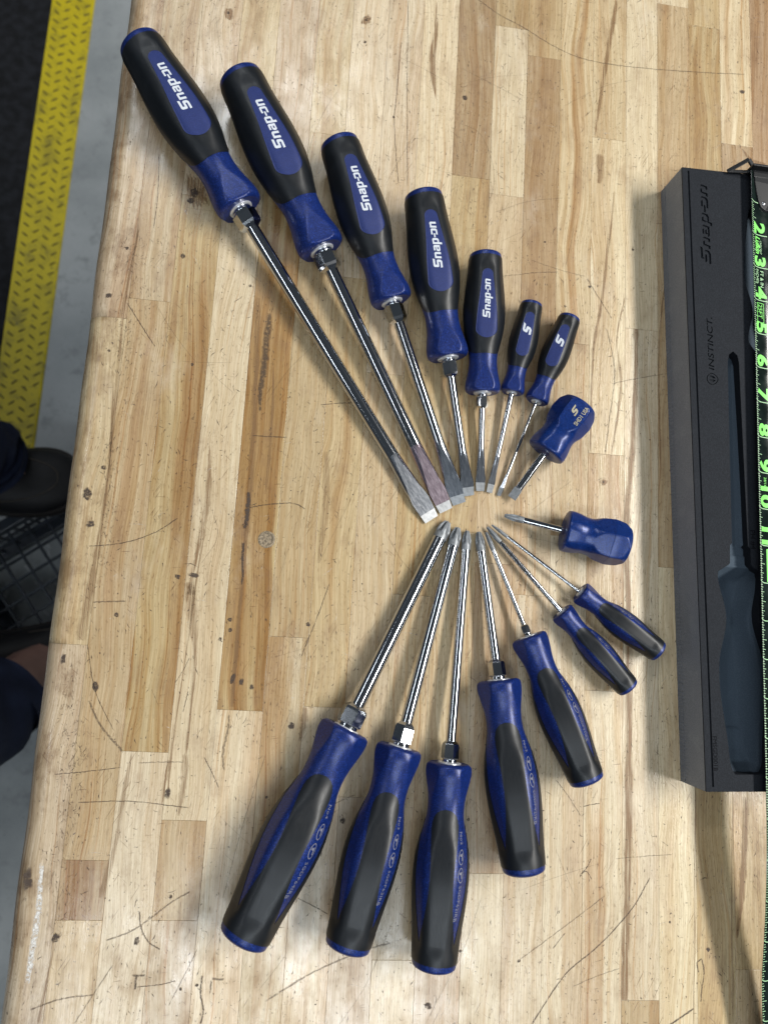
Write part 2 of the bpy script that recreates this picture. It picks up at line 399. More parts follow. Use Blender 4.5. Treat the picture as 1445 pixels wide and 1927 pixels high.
# -- marks worn into the bench: ribbons with faded edges
class Marks:
    def __init__(s): s.v = []; s.f = []; s.a = []
    def ribbon(s, pts, wid, z, strength=1.0, taper=True):
        """pts: world points, wid: full widths"""
        P = [Vector((p[0], p[1], 0)) for p in pts]
        n = len(P); b0 = len(s.v)
        for i in range(n):
            d = (P[min(i + 1, n - 1)] - P[max(i - 1, 0)])
            if d.length == 0: d = Vector((0, 1, 0))
            d.normalize(); nn = Vector((-d.y, d.x, 0))
            wv = wid[i] * 0.5
            ja, jb = random.uniform(.25, .6), random.uniform(.25, .6)
            for q, al in ((-1, 0.0), (-ja, 1.0), (jb, 1.0), (1, 0.0)):
                c = P[i] + nn * wv * q
                s.v.append((c.x, c.y, z)); s.a.append(al * strength * (0.35 if taper and i in (0, n - 1) else 1.0))
        for i in range(n - 1):
            for j in range(3):
                k = b0 + i * 4 + j; s.f.append((k, k + 1, k + 5, k + 4))
    def px(s, pts, w, z, strength=1.0, sub=6, taper=True, jit=0.0):
        """polyline in photo pixels, width in pixels (scalar or per point), smoothed"""
        n = len(pts); ws = w if isinstance(w, (list, tuple)) else [w] * n
        tu = [(i, p[0]) for i, p in enumerate(pts)]; tv = [(i, p[1]) for i, p in enumerate(pts)]; tw = [(i, q) for i, q in enumerate(ws)]
        out, wo = [], []
        m = max(2, (n - 1) * sub)
        for k in range(m + 1):
            t = (n - 1) * k / m
            out.append(at(interp(tu, t) + random.uniform(-jit, jit), interp(tv, t) + random.uniform(-jit, jit)))
            wo.append(max(0.05, interp(tw, t)) * 0.00033 * random.uniform(.8, 1.2))
        s.ribbon(out, wo, z, strength, taper)
    def dot(s, x, y, r, z, strength=1.0, ratio=1.0, ang=0.0, n=12):
        b0 = len(s.v); s.v.append((x, y, z)); s.a.append(strength)
        for k, (q, al) in enumerate(((0.7, 1.0), (1.0, 0.0))):
            for j in range(n):
                t = 2 * math.pi * j / n; rr = r * q * random.uniform(.7, 1.25)
                ex, ey = rr * math.cos(t), rr * ratio * math.sin(t)
                s.v.append((x + ex * math.cos(ang) - ey * math.sin(ang), y + ex * math.sin(ang) + ey * math.cos(ang), z)); s.a.append(al * strength)
        for j in range(n):
            j2 = (j + 1) % n
            s.f.append((b0, b0 + 1 + j, b0 + 1 + j2)); s.f.append((b0 + 1 + j, b0 + 1 + n + j, b0 + 1 + n + j2, b0 + 1 + j2))
    def build(s, name, mat):
        o = mesh(name, s.v, s.f, mat, bench)
        at_ = o.data.attributes.new('a', 'FLOAT', 'POINT'); at_.data.foreach_set('value', s.a)
        o['kind'] = 'stuff'
        return o
ZS, ZI = 0.00006, 0.00012
st = Marks()
st.px([(215, 720), (205, 880), (190, 1000), (170, 1110), (152, 1205)], [5, 7, 12, 20, 26], ZS, .7, 8)
st.px([(262, 430), (235, 570), (224, 690), (214, 800), (206, 900)], [4, 6, 8, 7, 5], ZS, .75, 8)
st.px([(395, 838), (392, 930), (380, 1000), (362, 1085), (360, 1120)], [3, 16, 12, 8, 20], ZS, .8, 8)
st.px([(358, 1095), (362, 1160), (368, 1240), (360, 1330), (350, 1420)], [28, 24, 8, 7, 8], ZS, .65, 8)
st.px([(388, 990), (372, 1080), (355, 1200), (340, 1300), (325, 1400), (316, 1500)], [4, 5, 3, 4, 5, 4], ZS, .6, 8)
st.px([(487, 560), (480, 760), (468, 960), (455, 1100), (437, 1330)], [12, 16, 12, 10, 14], ZS, .75, 8)
st.px([(515, 690), (512, 800), (500, 930)], [4, 8, 5], ZS, .7, 8)
st.px([(822, 3), (820, 60), (813, 115), (820, 186)], [3, 12, 20, 3], ZS, .95, 8)
st.px([(1160, 0), (1150, 60), (1138, 130), (1118, 260)], [12, 14, 13, 5], ZS, .95, 8)
st.px([(1146, 440), (1133, 560), (1117, 650), (1112, 760), (1110, 850)], [9, 8, 9, 7, 6], ZS, .75, 8)
st.px([(1175, 560), (1160, 640), (1168, 730), (1150, 855)], [4, 5, 8, 6], ZS, .65, 8)
st.px([(1196, 619), (1195, 720), (1189, 850), (1178, 990), (1182, 1150), (1183, 1300), (1182, 1500), (1181, 1650), (1177, 1780), (1174, 1882)],
      [13, 12, 14, 18, 16, 17, 19, 17, 20, 18], ZS, 1.0, 8, False)
st.px([(1403, 1500), (1400, 1600), (1394, 1690), (1386, 1765)], [14, 18, 16, 6], ZS, .85, 8)
st.px([(1379, 1500), (1376, 1700), (1380, 1927)], [6, 5, 8], ZS, .55, 8)
st.px([(1308, 1480), (1307, 1650), (1306, 1800), (1304, 1927)], [4, 5, 4, 4], ZS, .7, 8)
st.px([(318, 1430), (312, 1470), (305, 1515)], [5, 7, 2], ZS, 1.0, 8)
st.px([(105, 1770), (90, 1840), (72, 1927)], [3, 6, 8], ZS, .7, 8)
st.px([(1278, 480), (1290, 560)], [30, 20], ZS, .6, 8)
st.px([(1265, 430), (1240, 640), (1243, 900)], [4, 5, 4], ZS, .6, 8)
st.px([(1395, 280), (1412, 300), (1440, 310)], [6, 10, 10], ZS, .8, 8)
st.px([(1128, 290), (1130, 330), (1125, 345)], [22, 20, 12], ZS, .7, 8)
st.px([(1155, 360), (1150, 420), (1143, 480)], [5, 6, 5], ZS, .7, 8)
st.px([(615, 850), (612, 960), (600, 1060)], [14, 18, 8], ZS, .5, 8)
st.px([(250, 1415), (232, 1500), (220, 1580), (190, 1690)], [6, 12, 10, 16], ZS, .5, 8)
st.px([(350, 1420), (345, 1480), (335, 1535)], [16, 14, 8], ZS, .6, 8)
st.px([(575, 1330), (572, 1360), (565, 1395)], [10, 16, 6], ZS, .8, 8)
p_ = at(430, 26); st.dot(p_.x, p_.y, .0042, ZS, 1.0, 1.25)
p_ = at(689, 38); st.dot(p_.x, p_.y, .006, ZS, 1.0, .5, 1.0)
p_ = at(1135, 907); st.dot(p_.x, p_.y, .0035, ZS, .9, .7)
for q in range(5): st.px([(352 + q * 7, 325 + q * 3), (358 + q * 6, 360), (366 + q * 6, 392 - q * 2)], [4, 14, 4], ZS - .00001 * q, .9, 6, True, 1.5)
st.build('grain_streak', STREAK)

mk = Marks()
for pts, wd in [
 ([(165, 1212), (180, 1300), (215, 1375)], 2), ([(168, 1318), (190, 1365), (233, 1416)], 5),
 ([(168, 1028), (230, 1022), (290, 1003), (335, 975)], 2.2), ([(176, 1133), (205, 1132), (237, 1131)], 3.5),
 ([(103, 1457), (160, 1452), (228, 1444)], 2), ([(148, 1510), (245, 1508), (355, 1520)], 2),
 ([(200, 1770), (255, 1748), (320, 1700), (358, 1678)], 3.5), ([(140, 1927), (180, 1866), (213, 1816)], 2.6),
 ([(58, 1900), (115, 1880), (178, 1872)], 3.2), ([(318, 1892), (345, 1840), (372, 1786)], 2),
 ([(263, 1715), (266, 1745), (280, 1772), (302, 1787)], 3.4), ([(500, 1884), (585, 1832), (675, 1792), (735, 1774)], 4),
 ([(998, 1930), (1062, 1835), (1122, 1783), (1187, 1712), (1222, 1652)], 3), ([(976, 1807), (1060, 1745), (1137, 1686)], 2.2),
 ([(1258, 1930), (1304, 1898)], 4), ([(895, -4), (940, 28), (985, 52), (1040, 86), (1095, 110), (1170, 124), (1280, 134), (1400, 140)], 2.4),
 ([(768, 0), (766, 180), (767, 350)], 1.8), ([(755, 80), (745, 190), (742, 222), (745, 290), (750, 345)], 2),
 ([(1104, 525), (1128, 563), (1151, 600)], 2.6), ([(1142, 620), (1156, 700), (1146, 790), (1138, 855)], 2.4), ([(1135, 605), (1128, 720), (1127, 780)], 1.6),
 ([(241, 572), (265, 610), (292, 652)], 2.4), ([(604, 762), (635, 759), (662, 758)], 2), ([(620, 1098), (592, 1175), (566, 1238)], 2.4),
 ([(330, 1285), (345, 1262), (357, 1238)], 2), ([(355, 1300), (345, 1340)], 2), ([(260, 1436), (300, 1434), (345, 1434)], 2.2),
 ([(250, 1836), (262, 1836), (273, 1835)], 4.5), ([(257, 1836), (256, 1850), (255, 1862)], 4.5), ([(258, 1857), (300, 1853), (330, 1846)], 2),
 ([(400, 1841), (411, 1843), (421, 1843)], 5), ([(398, 1845), (396, 1868)], 3), ([(381, 1835), (378, 1870), (383, 1900), (378, 1927)], 4),
 ([(385, 1425), (400, 1455), (412, 1482)], 2.4), ([(620, 1500), (612, 1560), (604, 1612)], 2), ([(500, 1420), (455, 1560), (420, 1690)], 1.6),
 ([(740, 1730), (690, 1850), (640, 1927)], 1.6), ([(905, 1690), (870, 1790), (800, 1927)], 1.3), ([(625, 1515), (650, 1503), (668, 1496)], 2),
 ([(560, 1690), (590, 1705), (617, 1720)], 2.4), ([(1045, 1467), (1070, 1500), (1092, 1535)], 1.8), ([(1113, 1655), (1103, 1640), (1092, 1645)], 2),
 ([(1112, 1616), (1105, 1630), (1094, 1644)], 2.4), ([(1097, 1518), (1112, 1514), (1128, 1512)], 2), ([(1158, 1616), (1215, 1611), (1264, 1608)], 1.8),
 ([(1078, 1856), (1120, 1838), (1165, 1822)], 1.8), ([(1320, 1805), (1324, 1830), (1320, 1860), (1318, 1885)], 3.4), ([(1314, 1830), (1311, 1812), (1320, 1804)], 3),
 ([(1040, 1785), (1050, 1772), (1063, 1755)], 2.4), ([(945, 520), (1010, 513), (1050, 512)], 2), ([(1000, 490), (1060, 510), (1100, 520)], 1.6),
 ([(1150, 722), (1200, 712), (1255, 703)], 2.2), ([(880, 820), (900, 870), (930, 900)], 1.2), ([(700, 860), (650, 960), (600, 1060)], 1.6),
 ([(560, 980), (520, 1100), (480, 1190)], 1.2), ([(400, 960), (410, 1010), (380, 1060)], 1.4), ([(470, 955), (500, 950), (550, 947), (575, 958)], 2.8),
 ([(475, 820), (540, 823)], 2.4), ([(680, 940), (730, 905), (790, 890)], 1.4), ([(690, 1000), (735, 940), (760, 900)], 1.5),
 ([(730, 1010), (760, 1060), (800, 1100)], 1.2), ([(1000, 960), (1040, 930), (1075, 905)], 1.3), ([(870, 130), (930, 160), (985, 190)], 1.2),
 ([(860, 230), (905, 255), (930, 330), (915, 400)], 1.6), ([(870, 260), (885, 330), (880, 400)], 1.6), ([(845, 240), (860, 290), (855, 330)], 1.3),
 ([(470, 370), (520, 310), (560, 270)], 1.5), ([(560, 130), (600, 170), (660, 215)], 1.3), ([(300, 290), (298, 360), (290, 430)], 2),
 ([(350, 390), (380, 395), (430, 400)], 1.2), ([(236, 500), (255, 470), (262, 420)], 1.6), ([(500, 760), (540, 700), (600, 640)], 1.3),
 ([(1090, 830), (1105, 790), (1120, 760)], 1.2), ([(860, 160), (930, 145), (1000, 140)], 1.3), ([(1060, 200), (1130, 165), (1190, 150)], 1.1),
 ([(930, 400), (990, 380), (1060, 372)], 1.2), ([(1130, 400), (1190, 395), (1250, 390)], 1.2), ([(990, 1010), (1060, 1030), (1120, 1090)], 1.1),
 ([(1050, 1400), (1060, 1460), (1050, 1520)], 1.3), ([(700, 1180), (730, 1250), (735, 1330)], 1.4), ([(380, 640), (400, 700), (440, 740)], 1.3)]:
    mk.px(pts, wd, ZI, random.uniform(.4, .75) if (isinstance(wd, (int, float)) and wd > 1.7) else random.uniform(.2, .45), 14, True, 0.45)
# crack filled with dirt in the honey plank
mk.px([(508, 590), (502, 640), (498, 680), (490, 740), (489, 775)], [12, 16, 17, 11, 5], ZI, .62, 8, True, 1.0)
mk.px([(469, 925), (466, 965), (461, 995)], [8, 12, 8], ZI, .9, 8, True, 1)
mk.px([(458, 1020), (457, 1060), (456, 1100)], [7, 6, 3], ZI, .8, 8, True, 1)
mk.px([(432, 1345), (428, 1380), (420, 1415), (422, 1450)], [4, 6, 5, 4], ZI, .45, 8, True, 1)
for (u, v, r, ra) in [(875, 184, 6.5, 1), (1396, 173, 8, .7), (687, 79, 4, 1), (741, 220, 3, 1), (220, 1157, 4.5, 1), (433, 1166, 4.5, 1), (434, 1186, 3.5, 1.3),
        (580, 1175, 4.5, 1), (549, 1366, 6.5, 1.1), (415, 1203, 4, 1), (322, 1687, 3.5, 1), (340, 1861, 3, 1), (371, 1854, 3.2, 1), (1332, 1787, 4.2, 1),
        (345, 482, 5.5, 1.2), (471, 538, 3.5, 1), (362, 686, 3.5, 1), (205, 556, 7, .8), (165, 930, 9, 1.4), (171, 986, 8, .8), (438, 1279, 5, 2.2), (455, 1282, 5, 1.4), (474, 1293, 4, 1.4),
        (335, 1085, 7, .7), (365, 1082, 10, .5), (180, 1292, 6, 1.8), (316, 1492, 6, 1.6), (502, 1500, 3, 1), (805, 1893, 8, .7), (645, 1544, 5, 1.2), (881, 1542, 3, 1.2),
        (976, 1808, 3.2, 1), (1109, 540, 4, 1), (1063, 576, 3, 1), (866, 1790, 3, 1), (240, 467, 4, 1), (258, 1770, 5, 1.5), (105, 1765, 7, 1.3), (1260, 1735, 2.4, 1), (53, 1655, 9, 2.0),
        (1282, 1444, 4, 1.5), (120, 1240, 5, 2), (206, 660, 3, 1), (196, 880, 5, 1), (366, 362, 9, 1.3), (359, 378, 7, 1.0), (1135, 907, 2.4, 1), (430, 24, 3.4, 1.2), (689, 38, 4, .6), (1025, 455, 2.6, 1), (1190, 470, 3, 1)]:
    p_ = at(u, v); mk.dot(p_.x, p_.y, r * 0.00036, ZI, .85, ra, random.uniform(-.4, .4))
# nicks, dents and pricks all over, denser along the worn front edge
def nick(x, y, ln, wd, ang, bend, s):
    P = []
    for k in range(3):
        t = (k - 1) * ln * .5
        q = bend * (1 - (k - 1) ** 2)
        P.append((x + t * math.cos(ang) - q * math.sin(ang), y + t * math.sin(ang) + q * math.cos(ang)))
    mk.ribbon(P, [wd * .4, wd, wd * .4], ZI, s)
for i in range(5200):
    x = random.uniform(-0.142, 0.36); y = random.uniform(-0.28, 0.56)
    r = random.random()
    ang = math.pi / 2 + random.gauss(0, .5) if r < .65 else random.uniform(0, math.pi)
    ln = min(0.011, 0.0010 + random.expovariate(1 / .0012)); wd = random.uniform(.00028, .00085)
    nick(x, y, ln, wd, ang, random.gauss(0, .12) * ln, random.uniform(.5, 1.0))
for (u, v, su, sv, n) in [(132, 1350, 12, 80, 120), (142, 1440, 14, 45, 110), (125, 1560, 14, 60, 70), (285, 490, 30, 40, 70), (250, 590, 18, 55, 90), (235, 660, 14, 50, 60), (208, 880, 9, 60, 110),
                          (200, 1010, 8, 60, 60), (110, 1690, 15, 60, 60), (255, 460, 14, 30, 60), (880, 330, 50, 90, 110), (960, 230, 25, 90, 70), (420, 720, 50, 90, 60), (480, 1260, 60, 60, 50),
                          (700, 1750, 60, 60, 40), (1130, 640, 40, 120, 60), (440, 1850, 120, 50, 70), (560, 900, 60, 70, 60)]:
    for k in range(n):
        p_ = at(random.gauss(u, su), random.gauss(v, sv))
        if p_.x < -0.142: continue
        nick(p_.x, p_.y, random.uniform(.0006, .004), random.uniform(.0002, .0006), math.pi / 2 + random.gauss(0, .6), random.gauss(0, .0002), random.uniform(.4, .95))
for i in range(45):      # long hairline arcs
    x = random.uniform(-0.12, 0.36); y = random.uniform(-0.27, 0.55); a = random.uniform(0, math.pi); L = random.uniform(.01, .06); k = random.gauss(0, 6)
    P = []
    for q in range(9):
        P.append((x, y)); x += L / 8 * math.cos(a); y += L / 8 * math.sin(a); a += k * L / 8
    mk.ribbon(P, [random.uniform(.00016, .0003)] * 9, ZI, random.uniform(.3, .7))
for i in range(900):
    mk.dot(random.uniform(-.142, .36), random.uniform(-.28, .56), random.uniform(.00018, .00055), ZI, random.uniform(.5, 1), random.uniform(.6, 1.6), random.random() * 3, 6)
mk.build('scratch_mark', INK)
ck = Marks()
for q in range(3):
    ck.px([(82 - q * 2, 1625), (73, 1700 + q * 9), (62, 1790), (52, 1850)], [5, 11, 12, 8], 0.00003 - q * .000008, .9, 8, True, 1.5)
for i in range(260):
    x = random.uniform(-0.12, 0.36); y = random.uniform(-0.27, 0.55); a = random.uniform(0, math.pi); L = random.uniform(.002, .012)
    ck.ribbon([(x, y), (x + L * math.cos(a) * .5, y + L * math.sin(a) * .5), (x + L * math.cos(a + .1), y + L * math.sin(a + .1))], [.0002, .0004, .0002], 0.0001, random.uniform(.3, .8))
ck.build('white_scuff', CHALK)
# round dent with a crushed rim
bm = bmesh.new(); c_ = at(502, 1015); prev = None
for (r, z) in ((.0058, .00004), (.0050, .0004), (.0043, .00045), (.0040, .00005), (.0030, .00018), (.0012, .0001), (.0, .00022)):
    if r == 0: ring = [bm.verts.new((c_.x, c_.y, z))]
    else: ring = [bm.verts.new((c_.x + r * math.cos(j * math.pi / 12) * random.uniform(.97, 1.03), c_.y + r * math.sin(j * math.pi / 12) * random.uniform(.97, 1.03), z * random.uniform(.7, 1.2))) for j in range(24)]
    if prev:
        for j in range(24):
            k = (j + 1) % 24
            bm.faces.new([prev[j], prev[k], ring[k], ring[j]] if len(ring) > 1 else [prev[j], prev[k], ring[0]])
    prev = ring
dent = from_bm('wood_plug', bm, simple('bruised_wood', (0.23, 0.18, 0.12), .55, 0, .4, (900, .6, .0006), .45, 700), bench, True)

# ------------------------------------------------------------------ screwdrivers
PROF = [(0, .105), (.015, .116), (.05, .119), (.10, .110), (.16, .0985), (.22, .0935), (.27, .0955), (.33, .107), (.40, .124), (.48, .136),
        (.55, .140), (.62, .1385), (.70, .133), (.80, .123), (.88, .116), (.95, .112), (.98, .108)]
STUBP = [(0, .285), (.03, .312), (.10, .318), (.20, .306), (.32, .280), (.42, .285), (.52, .325), (.62, .362), (.70, .375), (.78, .368), (.88, .335), (.95, .285)]
def smin(a, b, k):
    h = max(0, min(1, .5 + .5 * (b - a) / k)); return lerp(b, a, h) - k * h * (1 - h)
def radius(L, s, th, stub=False):
    """handle outer radius at axial fraction s and angle th (degrees, 90 = badge side)"""
    if stub:
        if s > .95: r = STUBP[-1][1] * math.sqrt(max(0, 1 - ((s - .95) / .05) ** 2)) * 0.55 + STUBP[-1][1] * .45 if s < 1 else STUBP[-1][1] * .45
        else: r = interp(STUBP, s)
        r *= L
        if s > .05:
            k = 0
            for tk in (90, 150, 210, 270, 330, 30):
                c = math.cos(RAD(th - tk))
                if c > .3:
                    # hexagonal flats on the bulb, deeper than the neck is
                    ap = L * lerp(.30, min(.318, .262 + .12 * max(0, s - .3)), sstep(.12, .42, s)) if s < .7 else L * lerp(.312, .285, sstep(.7, .98, s))
                    r = smin(r, ap / c, L * .012)
        return r
    if s > .98: r = lerp(PROF[-1][1], .082, ((s - .98) / .02) ** 2)
    else: r = interp(PROF, s)
    r *= L * 1.04
    if s < .2:                                   # triangular thumb facets of the collar
        ap = L * 1.04 * lerp(.1035, .0975, s / .15)
        for tk in (90, 210, 330):
            c = math.cos(RAD(th - tk))
            if c > .5: r = smin(r, ap / c, L * .0012)
    elif s < .99:                                # soft flats of the grip
        g = sstep(.24, .42, s) * (1 - sstep(.86, .97, s))
        if g > 0:
            for tk, d in ((90, .925), (210, .93), (330, .93), (270, .935), (150, .975), (30, .975)):
                c = math.cos(RAD(th - tk))
                if c > .4: r = smin(r, lerp(1.3, 1, g) * r * 1.0 if False else r * 10 if g == 0 else (interp(PROF, s) * L * 1.04 * lerp(1.08, d, g)) / c, L * .006)
    return r
def surf(L, s, th, off=0.0, stub=False):
    r = radius(L, s, th, stub) + off
    return (s * L, r * math.cos(RAD(th)), r * math.sin(RAD(th)))
def sheet(L, fn, nu, nv, off, mat, name, parent, thick=0.0005):
    """patch of the handle surface: fn(u, v) -> (s, theta); with a rolled rim"""
    v = []; 
    us = [-1 + 2 * j / (nu - 1) for j in range(nu)]; vs = [i / (nv - 1) for i in range(nv)]
    for q in vs:
        for u in us: s_, t_ = fn(u, q); v.append(surf(L, s_, t_, off))
    f = grid_faces(nu, nv)
    return v, f, us, vs
def rimmed(L, patches, off, thick, mat, name, parent):
    V, Fc = [], []
    for fn, nu, nv, closed in patches:
        b = len(V)
        us = [-1 + 2 * j / (nu if closed else nu - 1) for j in range(nu)]
        for i in range(nv):
            for u in us: s_, t_ = fn(u, i / (nv - 1)); V.append(surf(L, s_, t_, off))
        Fc += [tuple(b + k for k in q) for q in grid_faces(nu, nv, closed)]
        # rim
        def ring(seq):
            b2 = len(V)
            for (u, q) in seq: s_, t_ = fn(u, q); V.append(surf(L, s_, t_, off - thick))
            return b2
        def strip(idx, seq, cl=False):
            b2 = ring(seq); n = len(idx)
            for k in range(n if cl else n - 1):
                k2 = (k + 1) % n; Fc.append((idx[k], idx[k2], b2 + k2, b2 + k))
        strip([b + j for j in range(nu)], [(u, 0) for u in us], closed)
        strip([b + (nv - 1) * nu + j for j in range(nu)], [(u, 1) for u in us], closed)
        if not closed:
            strip([b + i * nu for i in range(nv)], [(-1, i / (nv - 1)) for i in range(nv)])
            strip([b + i * nu + nu - 1 for i in range(nv)], [(1, i / (nv - 1)) for i in range(nv)])
    return mesh(name, V, Fc, mat, parent, True)
def auto_smooth(o, ang=35):
    bm = bmesh.new(); bm.from_mesh(o.data)
    bmesh.ops.remove_doubles(bm, verts=bm.verts[:], dist=1e-7)
    bmesh.ops.recalc_face_normals(bm, faces=bm.faces[:])
    for e in bm.edges:
        if len(e.link_faces) == 2: e.smooth = e.calc_face_angle(0) < RAD(ang)
        else: e.smooth = False
    for q in bm.faces: q.smooth = True
    bm.to_mesh(o.data); bm.free(); return o

# block-letter logo outlines: x advance, loops
GL = {
 'S': (6.3, [[(.2, 0), (4.4, 0), (5.4, 1), (5.4, 3.5), (4.7, 4.2), (1.8, 4.2), (1.8, 5.5), (5.7, 5.5), (6.0, 7), (.9, 7), (.2, 6.3), (.2, 3.4), (.9, 2.7), (3.8, 2.7), (3.8, 1.5), (-.1, 1.5)]]),
 'n': (5.0, [[(0, 0), (0, 5), (3.6, 5), (4.4, 4.2), (4.4, 0), (2.95, 0), (2.95, 3.7), (1.45, 3.7), (1.45, 0)]]),
 'a': (5.0, [[(.5, 5), (3.6, 5), (4.4, 4.2), (4.4, 0), (.8, 0), (0, .8), (0, 2.3), (.8, 3.1), (2.95, 3.1), (2.95, 3.8), (.5, 3.8)], [(1.4, 1.1), (2.95, 1.1), (2.95, 2.0), (1.4, 2.0)]]),
 'p': (5.0, [[(0, -2), (0, 5), (3.6, 5), (4.4, 4.2), (4.4, .8), (3.6, 0), (1.45, 0), (1.45, -2)], [(1.45, 1.2), (2.95, 1.2), (2.95, 3.8), (1.45, 3.8)]]),
 '-': (2.0, [[(-.1, 1.95), (2.9, 1.95), (2.9, 3.1), (-.1, 3.1)]]),
 'o': (5.0, [[(0, 0), (3.6, 0), (4.4, .8), (4.4, 4.2), (3.6, 5), (0, 5), (0, 3.75), (2.95, 3.75), (2.95, 1.25), (0, 1.25)]]),
}
BIGS = [[(0, 0), (3.2, 0), (4.3, 1.2), (4.3, 3.6), (3.5, 4.3), (1.6, 4.6), (1.6, 5.4), (4.9, 5.4), (5.6, 7), (.9, 7), (0, 6.1), (0, 3.5), (.9, 2.8), (2.7, 2.5), (2.7, 1.6), (-.6, 1.6)]]
def logo_loops(word, shear=.12):
    x = 0; out = []
    for ch in word:
        adv, lp = GL[ch]
        for l in lp: out.append([(x + a + b * shear, b) for a, b in l])
        x += adv
    return out, x - .6

def lathe(prof, n=32, hexsides=0):
    v = []
    for (x, r) in prof:
        for j in range(n):
            a = 2 * math.pi * j / n; rr = r
            if hexsides:
                k = math.pi / hexsides; aa = (a % (2 * k)) - k; rr = r * math.cos(k) / math.cos(aa) if True else r
            v.append((x, rr * math.cos(a), rr * math.sin(a)))
    f = grid_faces(n, len(prof), True)
    b = len(v); v.append((prof[0][0], 0, 0)); v.append((prof[-1][0], 0, 0))
    for j in range(n):
        k = (j + 1) % n
        f.append((b, k, j)); m = (len(prof) - 1) * n; f.append((b + 1, m + j, m + k))
    return v, f

